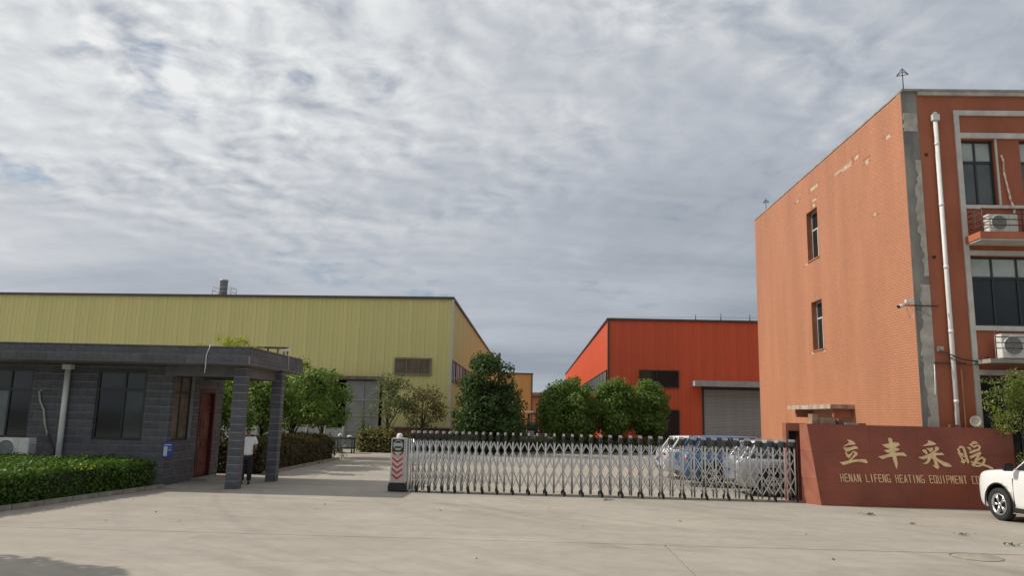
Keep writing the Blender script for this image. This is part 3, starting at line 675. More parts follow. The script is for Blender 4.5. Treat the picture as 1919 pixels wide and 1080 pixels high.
character([[(490, 130), (560, 135), (635, 195), (500, 215), (380, 235), (460, 180)], [(315, 295), (400, 280), (440, 350), (420, 375)]],
          [([(100, 330), (130, 440), (180, 560), (230, 680)], 45), ([(140, 295), (190, 280), (240, 310), (280, 450), (320, 600), (350, 690)], 55), ([(110, 455), (215, 475)], 42), ([(180, 660), (225, 695), (275, 625)], 45), ([(205, 505), (255, 545)], 30),
           ([(430, 230), (510, 290), (570, 250), (620, 245), (660, 285), (630, 340)], 40), ([(410, 430), (520, 385), (640, 350)], 60), ([(420, 550), (540, 490), (660, 440)], 65), ([(640, 460), (560, 600), (480, 770)], 58), ([(430, 665), (470, 700), (450, 750)], 36), ([(565, 630), (700, 560), (770, 610), (740, 700), (640, 780), (540, 775)], 46), ([(560, 690), (700, 740), (850, 790), (960, 848)], 54)], sheet_xy(1790, 818, 13.85))
# block capitals, one raised letter each, on a fixed pitch
FONT = {'H': ['LV', 'RV', 'M'], 'E': ['LV', 'T', 'M', 'Bt'], 'N': ['LV', 'RV', 'ND'], 'A': ['AL', 'AR', 'AM'], 'L': ['LV', 'Bt'], 'I': ['CV'], 'F': ['LV', 'T', 'M'], 'G': ['LV', 'T', 'Bt', 'RL', 'MR'],
        'T': ['T', 'CV'], 'Q': ['LV', 'RV', 'T', 'Bt', 'QT'], 'U': ['LV', 'RV', 'Bt'], 'P': ['LV', 'T', 'M', 'RU'], 'M': ['LV', 'RV', 'ML', 'MR2'], 'C': ['LV', 'T', 'Bt'], 'O': ['LV', 'RV', 'T', 'Bt']}
tw = .20; th = .10
SEG = {'LV': [(0, 0), (tw, 0), (tw, 1), (0, 1)], 'RV': [(1 - tw, 0), (1, 0), (1, 1), (1 - tw, 1)], 'CV': [(.38, 0), (.62, 0), (.62, 1), (.38, 1)], 'T': [(0, 1 - th), (1, 1 - th), (1, 1), (0, 1)], 'Bt': [(0, 0), (1, 0), (1, th), (0, th)], 'M': [(0, .47), (.9, .47), (.9, .57), (0, .57)],
       'ND': [(.02, 1), (.28, 1), (.98, 0), (.72, 0)], 'AL': [(0, 0), (tw, 0), (.6, 1), (.4, 1)], 'AR': [(1 - tw, 0), (1, 0), (.6, 1), (.4, 1)], 'AM': [(.22, .25), (.78, .25), (.72, .36), (.28, .36)], 'RL': [(1 - tw, 0), (1, 0), (1, .45), (1 - tw, .45)], 'MR': [(.5, .38), (1, .38), (1, .47), (.5, .47)],
       'QT': [(.5, .3), (.7, .3), (1.1, -.06), (.9, -.06)], 'RU': [(1 - tw, .5), (1, .5), (1, 1), (1 - tw, 1)], 'ML': [(.05, 1), (.25, 1), (.58, .35), (.42, .35)], 'MR2': [(.75, 1), (.95, 1), (.58, .35), (.42, .35)]}
for i, ch in enumerate('HENAN LIFENG HEATING EQUIPMENT CO'):
    if ch == ' ': continue
    x0 = 7.955 + i * .1074; z0 = .61 + i * .00085; mb = MB()
    for k, sg_ in enumerate(FONT[ch]):
        mb.prism([(x0 + a * .082 - .15 * (b - .0) * .2, z0 + b * .2) for a, b in SEG[sg_]], lambda a, c, d: (a, d, c), SY - .018 - .0008 * k, SY - .0008)
    part(mb, 'letter', GOLD, sg)
# pier at the gate's resting end with a dark niche
gp = rootat('gate_pier', (7.2, 21.2, 0), 'narrow red stone pier with a dark niche at the right end of the gate', 'pier')
mb = MB()
for r in cut((6.96, 7.5, 0, 2.07), [(7.03, 7.335, 0.02, 1.86)]): mb.box(r[0], r[1], 21.34, 21.64, r[2], r[3])
part(mb, 'frame', SIGNE, gp)
part(B(7.0, 7.4, 21.66, 21.72, 0, 2.0), 'niche_panel', mat('niche_dark', (.045, .05, .045), rough=.7, var=.3, scale=3), gp)
TANB = mat('tan_block', (.30, .20, .14), rough=.9, var=.3, scale=5, bump=.4, bscale=20)
for (a, b, c, d, e, nm, lb, mt) in ((7.25, 7.42, 20.9, 21.2, .20, 'concrete_block', 'tan concrete block on top of the left end of the red sign wall', TANB), (7.55, 7.98, 20.46, 20.7, .17, 'concrete_block', 'wide tan concrete block on top of the red sign wall', TANB),
                                    (8.06, 8.17, 20.45, 20.6, .15, 'clay_brick', 'upright clay brick beside the wide tan block on the sign wall', BRICKR), (8.2, 8.48, 20.4, 20.6, .05, 'roof_tile', 'flat grey tile lying on the sign wall beside the upright brick', CONC), (8.55, 8.75, 20.4, 20.6, .045, 'clay_brick', 'flat clay brick lying on the sign wall above the first character', BRICKR),
                                    (10.98, 11.2, 20.5, 20.62, .06, 'clay_brick', 'flat clay brick on the sign wall in front of the white downpipe', BRICKR)):
    zt = 2.061
    o = MB().box(a, b, c, d, zt if a > 7.3 else 2.0, zt + e).build(nm, mt, None, .006); tag(o, lb, nm.split('_')[-1], 'loose blocks on the sign wall')
    if a < 7.3: o.location = (.12, -.45, .061)

# ================================================================== GATEHOUSE
SLATE = mat('slate_block', (.105, .108, .118), rough=.75, var=.16, scale=2.2, rnd=.16, bump=.5, bscale=22)
MORTAR = mat('pale_mortar', (.36, .36, .36), rough=.9, var=.15, scale=5)
gt = rootat('gatehouse', (-11, 23, 0), 'low dark slate-block gatehouse with a flat roof canopy on square pillars', 'building')
WX0, WX1, WY0, WY1, WZ = -16.8, -10.02, 20.8, 24.3, 3.24
CH, CL = .2115, .42
fwin = [(-12.16, -10.74, 1.18, 3.1), (-14.96 - .6, -13.95, 1.16, 3.09)]
swin = [(20.98, 22.22, 1.18, 3.02), (22.62, 23.72, .02, 2.66)]
blocks = []; BP = .012
def lay(fn, u0, u1, z0, z1, holes, off=0):
    row = 0; z = z0
    while z < z1 - .01:
        u = u0 - (CL / 2 if (row + off) % 2 else 0)
        while u < u1:
            a, b = max(u, u0) + .008, min(u + CL, u1) - .008
            if b - a > .03:
                for r in cut((a, b, z + .008, min(z + CH, z1) - .008), holes): blocks.append(fn(*r))
            u += CL
        z += CH; row += 1
lay(lambda a, b, c, d: (a, b, WY0 - BP - random.uniform(0, .004), WY0, c, d), WX0, WX1 + BP, 0, WZ, fwin)
lay(lambda a, b, c, d: (WX1, WX1 + BP + random.uniform(0, .004), a, b, c, d), WY0, WY1, 0, WZ, swin, 1)
mb = MB()
for r in cut((WX0, WX1 - .0, 0, WZ), fwin): mb.box(r[0], r[1], WY0 + .0005, WY0 + .22, r[2], r[3])
for r in cut((WY0 + .221, WY1, 0, WZ), swin): mb.box(WX1 - .22, WX1 - .0005, r[0], r[1], r[2], r[3])
mb.box(WX0, WX1 - .222, WY1 - .2, WY1, 0, WZ); mb.box(WX0, WX0 + .2, WY0 + .222, WY1 - .202, 0, WZ)
part(mb, 'wall_core', MORTAR, gt)
# roof with block-faced fascia
RX1, RY0, RY1, Z0r, Z1r = -7.53, 19.82, 24.4, 3.285, 3.705
part(B(WX0 - .5, RX1 - BP, RY0 + BP, RY1 - .02, Z0r, Z1r - .03), 'roof_slab', MORTAR, gt)
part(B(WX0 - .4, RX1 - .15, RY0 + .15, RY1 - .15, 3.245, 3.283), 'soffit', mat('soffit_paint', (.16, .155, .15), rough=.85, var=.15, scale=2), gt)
lay(lambda a, b, c, d: (a, b, RY0 - random.uniform(0, .004), RY0 + BP - .0005, c, d), -16.8, RX1, Z0r, Z1r, [])
lay(lambda a, b, c, d: (RX1 - BP + .0005, RX1 + random.uniform(0, .004), a, b, c, d), RY0 + BP, RY1, Z0r, Z1r, [], 1)
part(B(WX0 - .5, RX1 + .012, RY0 - .016, RY1, Z1r + .002, Z1r + .035), 'coping', mat('coping_slate', (.15, .15, .16), rough=.8, var=.2, scale=4), gt)
# pillars and beams
for (a, b, c, d) in ((-8.12, -7.79, 20.3, 20.6), (-7.90, -7.60, 22.72, 23.0)):
    part(B(a + .004, b - .004, c + .004, d - .004, 0, 3.236), 'pillar_core', MORTAR, gt)
    z = 0
    while z < 3.20:
        z1 = min(z + CH, 3.243); blocks.append((a - random.uniform(0, .003), b, c, d - .001, z + .007, z1 - .007)); z += CH
part(B(-10.0, -7.80, 20.32, 20.58, 2.952, 3.243), 'beam', mat('beam_slate', (.12, .117, .12), rough=.8, var=.18, scale=2.5), gt)
part(B(-8.10, -7.80, 20.582, 23.6, 2.955, 3.243), 'beam', MATS['beam_slate'], gt)
part(B(-10.0, -8.105, 22.75, 22.98, 2.955, 3.243), 'beam', MATS['beam_slate'], gt)
blocks.sort(key=lambda r: -(min(r[1], 0) > -15.2) * 100 + r[2])
mbr = MB()
for i, r in enumerate(blocks):
    if i < 300: boxpart('stone_block', SLATE, gt, *r)
    else: mbr.box(*r)
t = part(mbr, 'stone_blocks', SLATE, gt); t['kind'] = 'stuff'
# windows
flat_window(gt, -12.155, -10.745, WY0 + .12, 1.185, 3.095, 2, transom=2.56, mull=[-11.36], fw=.07, odd={(1, 0): glassmat('veiled_glass', (.05, .062, .06)), (0, 1): glassmat('paler_glass', (.035, .042, .042)), (1, 1): glassmat('paler_glass', (.035, .042, .042))})  # upper panes take a slightly paler colour than the dark glass
flat_window(gt, -15.555, -13.955, WY0 + .12, 1.165, 3.085, 2, transom=2.5, mull=[-14.62], fw=.07, odd={(0, 0): glassmat('reflection_tinted_glass', (.16, .19, .19)), (1, 1): MATS['paler_glass']})  # lower-left pane: its bright reflection is put into the glass colour
CURW = mat('warm_curtain', (.16, .14, .10), rough=.6, var=.3, scale=3)
w = part(B(WX1 - .16, WX1 - .10, 20.985, 22.215, 1.185, 1.24), 'window', WINFR, gt)
fm = MB().box(WX1 - .158, WX1 - .102, 20.985, 22.215, 2.96, 3.015).box(WX1 - .158, WX1 - .102, 20.985, 21.04, 1.24, 2.96).box(WX1 - .158, WX1 - .102, 22.16, 22.215, 1.24, 2.96).box(WX1 - .156, WX1 - .104, 21.04, 22.16, 2.50, 2.56).box(WX1 - .154, WX1 - .106, 21.57, 21.63, 1.24, 2.96)
link('frame', fm.mesh('frame'), WINFR, w)
for (a, b) in ((21.041, 21.569), (21.631, 22.159)):
    for (c, d) in ((1.241, 2.499), (2.561, 2.959)): link('pane', B(WX1 - .135, WX1 - .125, a, b, c, d).mesh('pane'), CURW, w)
# carved red wooden door
DWOOD = mat('red_door_wood', (.105, .026, .020), rough=.42, var=.25, scale=3, spec=.5, stretch=(1, 1, .3)); DWOOD2 = mat('red_door_moulding', (.14, .038, .028), rough=.4, var=.25, scale=4)
dr = part(B(WX1 - .12, WX1 - .07, 22.70, 23.64, .03, 2.1), 'door', DWOOD, gt)
mb = MB(); mb.box(WX1 - .14, WX1 + .03, 22.625, 22.70, .02, 2.65).box(WX1 - .14, WX1 + .03, 23.64, 23.715, .02, 2.65).box(WX1 - .14, WX1 + .03, 22.70, 23.64, 2.57, 2.65).box(WX1 - .13, WX1 - .05, 22.70, 23.64, 2.101, 2.17)
part(mb, 'door_frame', DWOOD, gt)
part(B(WX1 - .12, WX1 - .08, 22.702, 23.638, 2.172, 2.568), 'transom_panel', DWOOD, gt)
def yz(a, b, d): return (WX1 - .07 + d, a, b)
mb = MB()
def arch_panel(y0, y1, z0, z1, up):
    n = 8; pts = [(y0, z0), (y1, z0), (y1, z1 - .12)] + [((y0 + y1) / 2 + (y1 - y0) / 2 * math.cos(math.pi * k / n), z1 - .12 + .12 * math.sin(math.pi * k / n)) for k in range(1, n)] + [(y0, z1 - .12)]
    if not up: pts = [(a, z0 + z1 - b) for a, b in pts]
    mb.prism(pts, yz, .0005, .022); cx, cz = (y0 + y1) / 2, (z0 + z1) / 2
    mb.prism([(cx + (a - cx) * .72, cz + (b - cz) * .8) for a, b in pts], yz, .0225, .035)
arch_panel(22.82, 23.52, .18, .86, True); arch_panel(22.82, 23.52, 1.16, 1.98, True)
mb.ball((WX1 - .06, 23.17, 1.01), .09, 12, (.3, 1, .9)); mb.ball((WX1 - .03, 23.17, 1.6), .10, 12, (.3, 1, 1.2)); mb.ball((WX1 - .03, 23.17, .5), .10, 12, (.3, 1, .8))
link('carving', mb.mesh('carving'), DWOOD2, dr)
link('handle', MB().tube([(WX1 - .02, 22.80, .95), (WX1 - .02, 22.80, 1.15)], .012, 8).box(WX1 - .0695, WX1 - .02, 22.79, 22.81, .96, .975).box(WX1 - .0695, WX1 - .02, 22.79, 22.81, 1.125, 1.14).mesh('handle'), STEEL, dr)
part(B(WX1 + .02, WX1 + .5, 22.4, 23.9, 0.001, .06), 'doorstep', CONC, gt)
# down pipe, AC hose, hanging cables
part(MB().tube([(-12.93, WY0 - .10, .02), (-12.95, WY0 - .10, 3.08)], .075, 14), 'downpipe', WHITEP, gt); part(B(-13.08, -12.81, WY0 - .20, WY0 - .018, 3.08, 3.22), 'rain_hopper', WHITEP, gt, .012)
part(MB().tube([(-13.66, WY0 + .02, 2.52), (-13.72, WY0 - .05, 2.44), (-13.66, WY0 - .06, 2.2), (-13.52, WY0 - .06, 1.95), (-13.45, WY0 - .06, 1.6), (-13.36, WY0 - .06, 1.35), (-13.34, WY0 - .06, 1.25)], .028, 8), 'pipe_sleeve', mat('tan_hose', (.42, .40, .34), rough=.7, var=.2), gt)
part(MB().tube([(-13.35, WY0 - .06, 1.32), (-13.25, WY0 - .06, 1.15), (-13.1, WY0 - .07, .9), (-13.05, WY0 - .08, .55)], .02, 6), 'cable', mat('dark_red_cable', (.08, .03, .03), rough=.6), gt)
part(MB().tube([(-8.55, RY0 + .3, 3.78), (-8.62, RY0 - .01, 3.76), (-8.70, RY0 - .025, 3.5), (-8.70, RY0 - .02, 3.2), (-8.73, RY0 + .02, 3.02)], .012, 6), 'hanging_cable', WHITEP, gt)
ac_unit(-14.2, -13.3, 19.95, 20.27, .60, 1.21, 'white air conditioner behind the clipped hedge by the gatehouse wall')
acx = tag(MB().box(-14.15, -14.05, 19.95, 20.3, .0, .598).box(-13.45, -13.35, 19.95, 20.3, 0, .598).box(-14.05, -13.45, 20.05, 20.1, .5, .59).build('steel_stand', DARKST), 'dark steel stand carrying the air conditioner behind the hedge', 'stand')
pq = rootat('wall_notice', (-9.98, 20.82, .76), 'small blue notice with white lines on the gatehouse corner', 'notice')
BLUE = mat('notice_blue', (.03, .07, .33), rough=.4, var=.1)
NW = mat('notice_white', (.55, .56, .6), rough=.5, var=.06)
part(B(-10.10, -9.82, 20.762, 20.779, .76, 1.17), 'board', BLUE, pq)
mb = MB(); mb.box(-10.06, -9.86, 20.7585, 20.7618, 1.075, 1.10).box(-9.95, -9.85, 20.7585, 20.7618, .955, .968).box(-9.93, -9.86, 20.7585, 20.7618, .925, .933).box(-9.93, -9.86, 20.7585, 20.7618, 1.0, 1.01).box(-10.07, -9.965, 20.7585, 20.7618, .79, 1.045)
part(mb, 'print', NW, pq)
fl = rootat('floodlight', (-7.7, 23.0, 3.74), 'small white floodlight on the canopy edge of the gatehouse', 'lamp')
part(MB().tube([(-7.7, 23.0, 3.74), (-7.7, 23.0, 3.86)], .02, 6), 'bracket', DARKST, fl)
mt4 = Matrix.Translation((-7.65, 22.95, 3.9)) @ Matrix.Rotation(R(-14), 4, 'Y'); part(MB().box(-.13, .13, -.09, .09, -.03, .03, mt4), 'lamp_head', WHITEP, fl, .008)
part(MB().tube([(-7.72, 23.0, 3.86), (-7.51, 22.9, 3.72), (-7.505, 22.9, 3.3)], .007, 5), 'cable', WHITEP, fl)
rr_ = rootat('roof_trellis', (-8.0, 23.2, 3.74), 'low dark wooden trellis on the gatehouse roof above the canopy', 'trellis')
part(B(-8.75, -7.75, 23.5, 23.56, 4.0, 4.06), 'top_rail', mat('old_wood', (.12, .09, .06), rough=.8, var=.3), rr_)
for k in range(4): part(B(-8.72 + k * .31, -8.68 + k * .31, 23.51, 23.55, 3.74, 3.998), 'upright', MATS['old_wood'], rr_)

# ================================================================== FOLIAGE
def leaf_mesh(name, pts, nrm, size, mt, seed=0, aspect=.62, jitter=.35):
    r = np.random.default_rng(seed); n = len(pts)
    nn = nrm + r.normal(0, .75, (n, 3)); nn /= np.linalg.norm(nn, axis=1, keepdims=True)
    t = r.normal(0, 1, (n, 3)); t -= nn * (t * nn).sum(1, keepdims=True); t /= np.linalg.norm(t, axis=1, keepdims=True); b = np.cross(nn, t)
    s = size * (1 + r.uniform(-jitter, jitter, (n, 1)))
    # a leaf: four corners of a kite, folded a little at the midrib
    v = np.stack([pts - t * s * .55, pts + b * s * aspect * .5 + nn * s * .10, pts + t * s * .6, pts - b * s * aspect * .5 + nn * s * .10], 1).reshape(-1, 3)
    me = bpy.data.meshes.new(name); me.vertices.add(4 * n); me.vertices.foreach_set('co', v.ravel().astype(np.float32))
    me.loops.add(4 * n); me.loops.foreach_set('vertex_index', np.arange(4 * n, dtype=np.int32)); me.polygons.add(n); me.polygons.foreach_set('loop_start', np.arange(0, 4 * n, 4, dtype=np.int32))
    me.update(calc_edges=True); me.validate(); me.materials.append(mt); return me
def blob_points(blobs, per, seed, shell=.55):
    r = np.random.default_rng(seed); P = []; Nn = []
    for (c, rad) in blobs:
        rad = np.array(rad if hasattr(rad, '__len__') else (rad,) * 3); k = int(per * (rad.prod()) ** (2 / 3))
        d = r.normal(0, 1, (k, 3)); d /= np.linalg.norm(d, axis=1, keepdims=True); q = (shell + (1.05 - shell) * r.random((k, 1)) ** .6)
        P.append(np.array(c) + d * rad * q); Nn.append(d + np.array([0, 0, .35]))
    return np.concatenate(P), np.concatenate(Nn)
LEAFD = leafmat('leaf_dark', (.032, .064, .020), (.075, .125, .038)); LEAFM = leafmat('leaf_mid', (.055, .11, .022), (.18, .27, .06)); LEAFB = leafmat('leaf_hedge', (.032, .076, .010), (.098, .18, .022))
LEAFG = leafmat('leaf_greyish', (.085, .105, .05), (.165, .185, .09)); LEAFBR = leafmat('leaf_brownish', (.10, .080, .042), (.17, .14, .07), (.11, .13, .05)); LEAFR = leafmat('leaf_red', (.09, .035, .02), (.05, .085, .02), (.15, .06, .03)); LEAFY = leafmat('leaf_yellow', (.20, .26, .02), (.36, .38, .03))
LEAFBAM = leafmat('leaf_bamboo', (.10, .14, .03), (.24, .28, .07)); LEAFC = leafmat('leaf_croton', (.12, .12, .04), (.22, .19, .06), (.09, .12, .03))
BARK = mat('bark', (.07, .055, .042), rough=.9, var=.3, scale=6, bump=.6, bscale=30)
def tree(x, y, z0, z1, rx, label, mt, seed, per=420, leaf=.15, ry=None, cone=False, nb=26, blob=.5, group=None, trunk_r=.075, name='tree', sparse=False):
    r = random.Random(seed); ry = ry or rx; t = rootat(name, (x, y, 0), label, 'tree', group)
    zc = (z0 + z1) / 2; hz = (z1 - z0) / 2; blobs = []
    for k in range(nb):
        for _ in range(30):
            u = Vector((r.uniform(-1, 1), r.uniform(-1, 1), r.uniform(-1, 1)))
            if cone:
                w_ = 1.0 - .50 * max(0, (u.z + .55)) / 1.55 if u.z > -.55 else .80 + .2 * (u.z + 1) / .45
                if math.hypot(u.x, u.y) < w_: break
            elif u.length < 1: break
        u = Vector((u.x, u.y, u.z)); bs = blob * r.uniform(.68, 1.22)
        blobs.append(((x + u.x * max(.1, rx - bs * .7), y + u.y * max(.1, ry - bs * .7), zc + u.z * max(.1, hz - bs * .7)), (bs, bs, bs * .85)))
    if cone: blobs.append(((x + .15, y, z1 - blob * .8), (blob * 1.0, blob * 1.0, blob * .8)))
    P, Nn = blob_points(blobs, per, seed, .22)
    me = leaf_mesh('crown', P, Nn, leaf, mt, seed); o = link('crown', me, None); world_child(o, t)
    mb = MB(); bend = r.uniform(-.12, .12); top = Vector((x + bend, y, z0 + (z1 - z0) * .75))
    mb.tube([(x, y, -.02), (x + bend * .4, y, z0 * .6), (x + bend * .8, y, z0 + .2 * (z1 - z0)), tuple(top)], [trunk_r * 1.25, trunk_r, trunk_r * .8, trunk_r * .25], 8)
    for k in range(min(nb, 12)):
        c = Vector(blobs[k][0]); f = r.uniform(.0, .55); a = Vector((x + bend * f, y, z0 * .85 + f * (z1 - z0) * .6)); mid = a.lerp(c, .5) + Vector((0, 0, .12))
        mb.tube([a, mid, c], [trunk_r * .45, trunk_r * .3, trunk_r * .1], 5)
    part(mb, 'trunk', BARK, t)
    return t
GA = 'trees along the red hedge'
tree(-11.0, 26.3, 1.0, 4.2, 1.5, 'dark round tree seen between the gatehouse door and the front pillar', LEAFM, 1, group=GA, per=620, nb=34)
tree(-10.3, 28.9, 1.0, 4.3, 1.6, 'dark round tree seen between the two canopy pillars', LEAFM, 2, group=GA, per=620, nb=34)
tree(-10.15, 32.0, 1.0, 4.5, 1.7, 'round leafy tree directly right of the rear canopy pillar', LEAFM, 3, group=GA, per=700, nb=40, leaf=.14)
tree(-9.75, 35.4, 1.05, 4.2, 1.5, 'rightmost round tree of the row along the red hedge, beside the grey sliding door', LEAFM, 4, group=GA, per=700, nb=38, leaf=.14)
GB = 'young trees before the yellow-green hall'
tree(-8.0, 42.0, 1.0, 4.7, 1.4, 'thin grey-green young tree in front of the yellow-green hall window', LEAFG, 5, per=330, leaf=.13, nb=30, blob=.48, group=GB, trunk_r=.05, sparse=True)
tree(-6.1, 42.3, .9, 4.2, 1.4, 'brownish half-dry young tree by the right corner of the yellow-green hall', LEAFBR, 6, per=310, leaf=.13, nb=30, blob=.48, group=GB, trunk_r=.05, sparse=True)
tree(-9.15, 41.2, 1.0, 2.4, .6, 'small sapling in front of the grey sliding door', LEAFG, 16, per=210, leaf=.12, nb=9, blob=.26, group=GB, trunk_r=.025, sparse=True)
tree(-2.5, 41.5, .1, 5.5, 2.2, 'tall dark conical evergreen tree in the middle of the yard', LEAFD, 7, per=720, leaf=.16, cone=True, nb=84, blob=.62, trunk_r=.1)
tree(-1.75, 46.5, .2, 4.3, 1.5, 'lower dark tree right behind the tall conical evergreen', LEAFD, 8, per=560, nb=36, blob=.6)
GC = 'round trees before the orange hall'
tree(2.1, 46.0, .2, 4.8, 2.0, 'largest round tree left of the orange hall', LEAFM, 9, per=1050, nb=64, blob=.62, group=GC, leaf=.15)
tree(3.6, 48.8, .3, 4.5, 1.7, 'round tree half hidden behind the largest one left of the orange hall', LEAFD, 10, group=GC, per=560, nb=34)
tree(5.05, 46.5, .35, 4.65, 1.6, 'round tree standing before the left corner of the orange hall', LEAFM, 11, per=1050, nb=56, blob=.55, group=GC, leaf=.14)
tree(7.15, 47.2, .4, 4.7, 1.55, 'rightmost round tree, below the dark window of the orange hall', LEAFM, 12, per=1050, nb=52, blob=.55, group=GC, leaf=.14)
tree(1.0, 58.0, .4, 3.2, 1.0, 'low dark tree deep in the yard left of the round trees', LEAFD, 15, nb=18, group=GC, per=520)
# a street tree outside the picture on the left throws the soft shade on the near concrete
tree(-12.8, 9.3, 2.9, 6.6, 2.0, 'street tree left of the camera shading the near concrete', LEAFM, 13, per=520, leaf=.24, nb=40, blob=.75, trunk_r=.11)

def hedge(name, poly_pts, h, label, mt, seed, dens=900, leaf=.06, group=None, core=(.02, .03, .012), z0=.06, fuzz=.05, cat='hedge'):
    # clipped hedge over a quadrilateral footprint: leaves on its top and sides, a dark twiggy core inside
    t = rootat(name, (*np.mean(np.array(poly_pts), 0), 0), label, cat, group)
    r = np.random.default_rng(seed); A = [np.array(p, float) for p in poly_pts]; P = []; Nn = []; n = len(A)
    for i in range(n):
        a, b = A[i], A[(i + 1) % n]; L_ = np.linalg.norm(b - a); k = int(dens * L_ * h); u = r.random((k, 1)); zz = z0 + (h - z0) * r.random((k, 1))
        d = (b - a) / L_; nn = np.array([d[1], -d[0]]); off = r.normal(0, fuzz, (k, 1)) + .07 * np.sin(u * L_ * 2.1 + seed) * (zz / h) - .03
        P.append(np.concatenate([a + (b - a) * u + nn * off, zz], 1)); Nn.append(np.tile([nn[0], nn[1], .5], (k, 1)))
    if n == 4:
        area = .5 * abs((A[2][0] - A[0][0]) * (A[3][1] - A[1][1]) - (A[3][0] - A[1][0]) * (A[2][1] - A[0][1])); k = int(dens * area)
        u = r.random((k, 1)); v = r.random((k, 1)); q = A[0] * (1 - u) * (1 - v) + A[1] * u * (1 - v) + A[2] * u * v + A[3] * (1 - u) * v
        zz = h + r.normal(0, fuzz, (k, 1)) + .05 * np.sin(q[:, :1] * 2.7) * np.cos(q[:, 1:] * 2.2); P.append(np.concatenate([q, zz], 1)); Nn.append(np.tile([0, 0, 1.2], (k, 1)))
    P = np.concatenate(P); Nn = np.concatenate(Nn); world_child(link('leaves', leaf_mesh('leaves', P, Nn, leaf, mt, seed), None), t)
    c = np.mean(A, 0); inn = [c + (p - c) * (1 - .09 / max(.3, np.linalg.norm(p - c))) for p in A]
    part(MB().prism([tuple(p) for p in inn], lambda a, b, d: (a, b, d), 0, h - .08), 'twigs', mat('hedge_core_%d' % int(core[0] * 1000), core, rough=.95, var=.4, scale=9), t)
    return t
hd = hedge('clipped_hedge', [(-10.88, 13.0), (-9.88, 20.05), (-16.5, 19.85), (-18, 13.0)], .70, 'clipped bright green hedge in front of the gatehouse windows', LEAFB, 21, dens=700, leaf=.075)
LEAFYH = leafmat('leaf_yellowish', (.16, .20, .015), (.30, .30, .03))
P, Nn = blob_points([((-10.35, 17.6, .70), (.22, .45, .07)), ((-10.6, 16.2, .7), (.12, .2, .05))], 1500, 5); world_child(link('yellow_leaves', leaf_mesh('yellow_leaves', P, Nn, .07, LEAFYH, 3), None), hd)
P, Nn = blob_points([((-11.15, 18.9, .85), (.09, .09, .12)), ((-11.5, 19.0, .8), (.07, .07, .1))], 1500, 6); world_child(link('shoots', leaf_mesh('shoots', P, Nn, .07, LEAFB, 4), None), hd)
def kerb(pts, label, h=.10, w=.12):
    # precast kerb stones laid end to end
    t = rootat('kerb', (*pts[0], 0), label, 'kerb'); mt = mat('kerb_concrete', (.27, .245, .20), rough=.9, var=.25, scale=4, bump=.3, bscale=25, rnd=.08)
    for i in range(len(pts) - 1):
        a, b = Vector(pts[i]), Vector(pts[i + 1]); L_ = (b - a).length; d = (b - a) / L_; n = max(1, round(L_ / .8)); s = L_ / n; me = B(.006, s - .006, -w / 2, w / 2, -.01, h).mesh('kerb_stone', .012); me.materials.append(mt)
        for k in range(n):
            o = bpy.data.objects.new('kerb_stone', me); COL.objects.link(o); p = a + d * s * k; o.location = (p.x, p.y, 0); o.rotation_euler = (0, 0, math.atan2(d.y, d.x) + random.uniform(-.006, .006)); world_child(o, t)
kerb([(-10.82, 12.9), (-9.72, 20.2)], 'weathered concrete kerb along the green hedge by the gatehouse')
HR = 'hedges of the left bed'
hedge('red_hedge', [(-8.95, 25.2), (-8.75, 33.6), (-10.4, 33.8), (-10.9, 25.2)], .98, 'reddish-brown hedge under the row of trees behind the canopy', LEAFR, 22, dens=330, leaf=.11, group=HR, core=(.022, .02, .012), fuzz=.08)
kerb([(-8.75, 25.0), (-8.58, 33.9)], 'concrete kerb of the red hedge bed behind the canopy')
hedge('croton_bush', [(-9.25, 40.5), (-7.55, 40.5), (-7.55, 41.6), (-9.25, 41.6)], 1.05, 'variegated yellow-brown bush left of the gate machine head', LEAFC, 23, dens=420, leaf=.13, fuzz=.12, core=(.03, .03, .015), cat='bush')
hedge('low_hedge', [(-7.5, 42.9), (-4.9, 42.9), (-4.9, 43.6), (-7.5, 43.6)], .8, 'low dark hedge along the brick plinth of the yellow-green hall', LEAFD, 24, dens=300, leaf=.12, fuzz=.1)
hedge('low_hedge', [(-4.3, 40.4), (3.0, 45.4), (3.0, 46.6), (-4.3, 41.6)], .72, 'long low dark hedge under the big evergreen seen through the gate', LEAFD, 25, dens=260, leaf=.12, fuzz=.1)
hedge('low_hedge', [(3.2, 45.6), (8.6, 45.6), (8.6, 47.4), (3.2, 47.4)], .75, 'low dark hedge under the round trees before the orange hall', LEAFD, 26, dens=260, leaf=.12, fuzz=.1)
kerb([(-4.4, 40.2), (3.0, 45.2)], 'kerb before the long low hedge under the evergreen'); kerb([(3.2, 45.4), (8.8, 45.4)], 'kerb before the low hedge under the round trees')
def shrub(name, blobs, per, leaf, mt, label, seed, stems, cat='shrub'):
    base = stems[0][0]; t = rootat(name, base, label, cat); P, Nn = blob_points(blobs, per, seed, .3)
    world_child(link('foliage', leaf_mesh('foliage', P, Nn, leaf, mt, seed, aspect=.42), None), t); mb = MB()
    for pts in stems: mb.tube(pts, [.02] * (len(pts) - 1) + [.006], 6)
    part(mb, 'stem', BARK, t); return t
r = random.Random(31); bl = []; stms = []
for k in range(52):
    xx = 11.78 + r.random() ** .7 * 2.2; bl.append(((xx, 19.95 + r.uniform(-.35, .45), 2.0 + r.random() * 1.45 * min(1, (xx - 11.2) / .9)), (r.uniform(.16, .34), .28, r.uniform(.14, .3))))
for k in range(16): bl.append(((12.3 + r.random() * 1.8, 19.75 + r.uniform(-.2, .2), 1.0 + r.random() * 1.0), (r.uniform(.16, .3), .22, .24)))
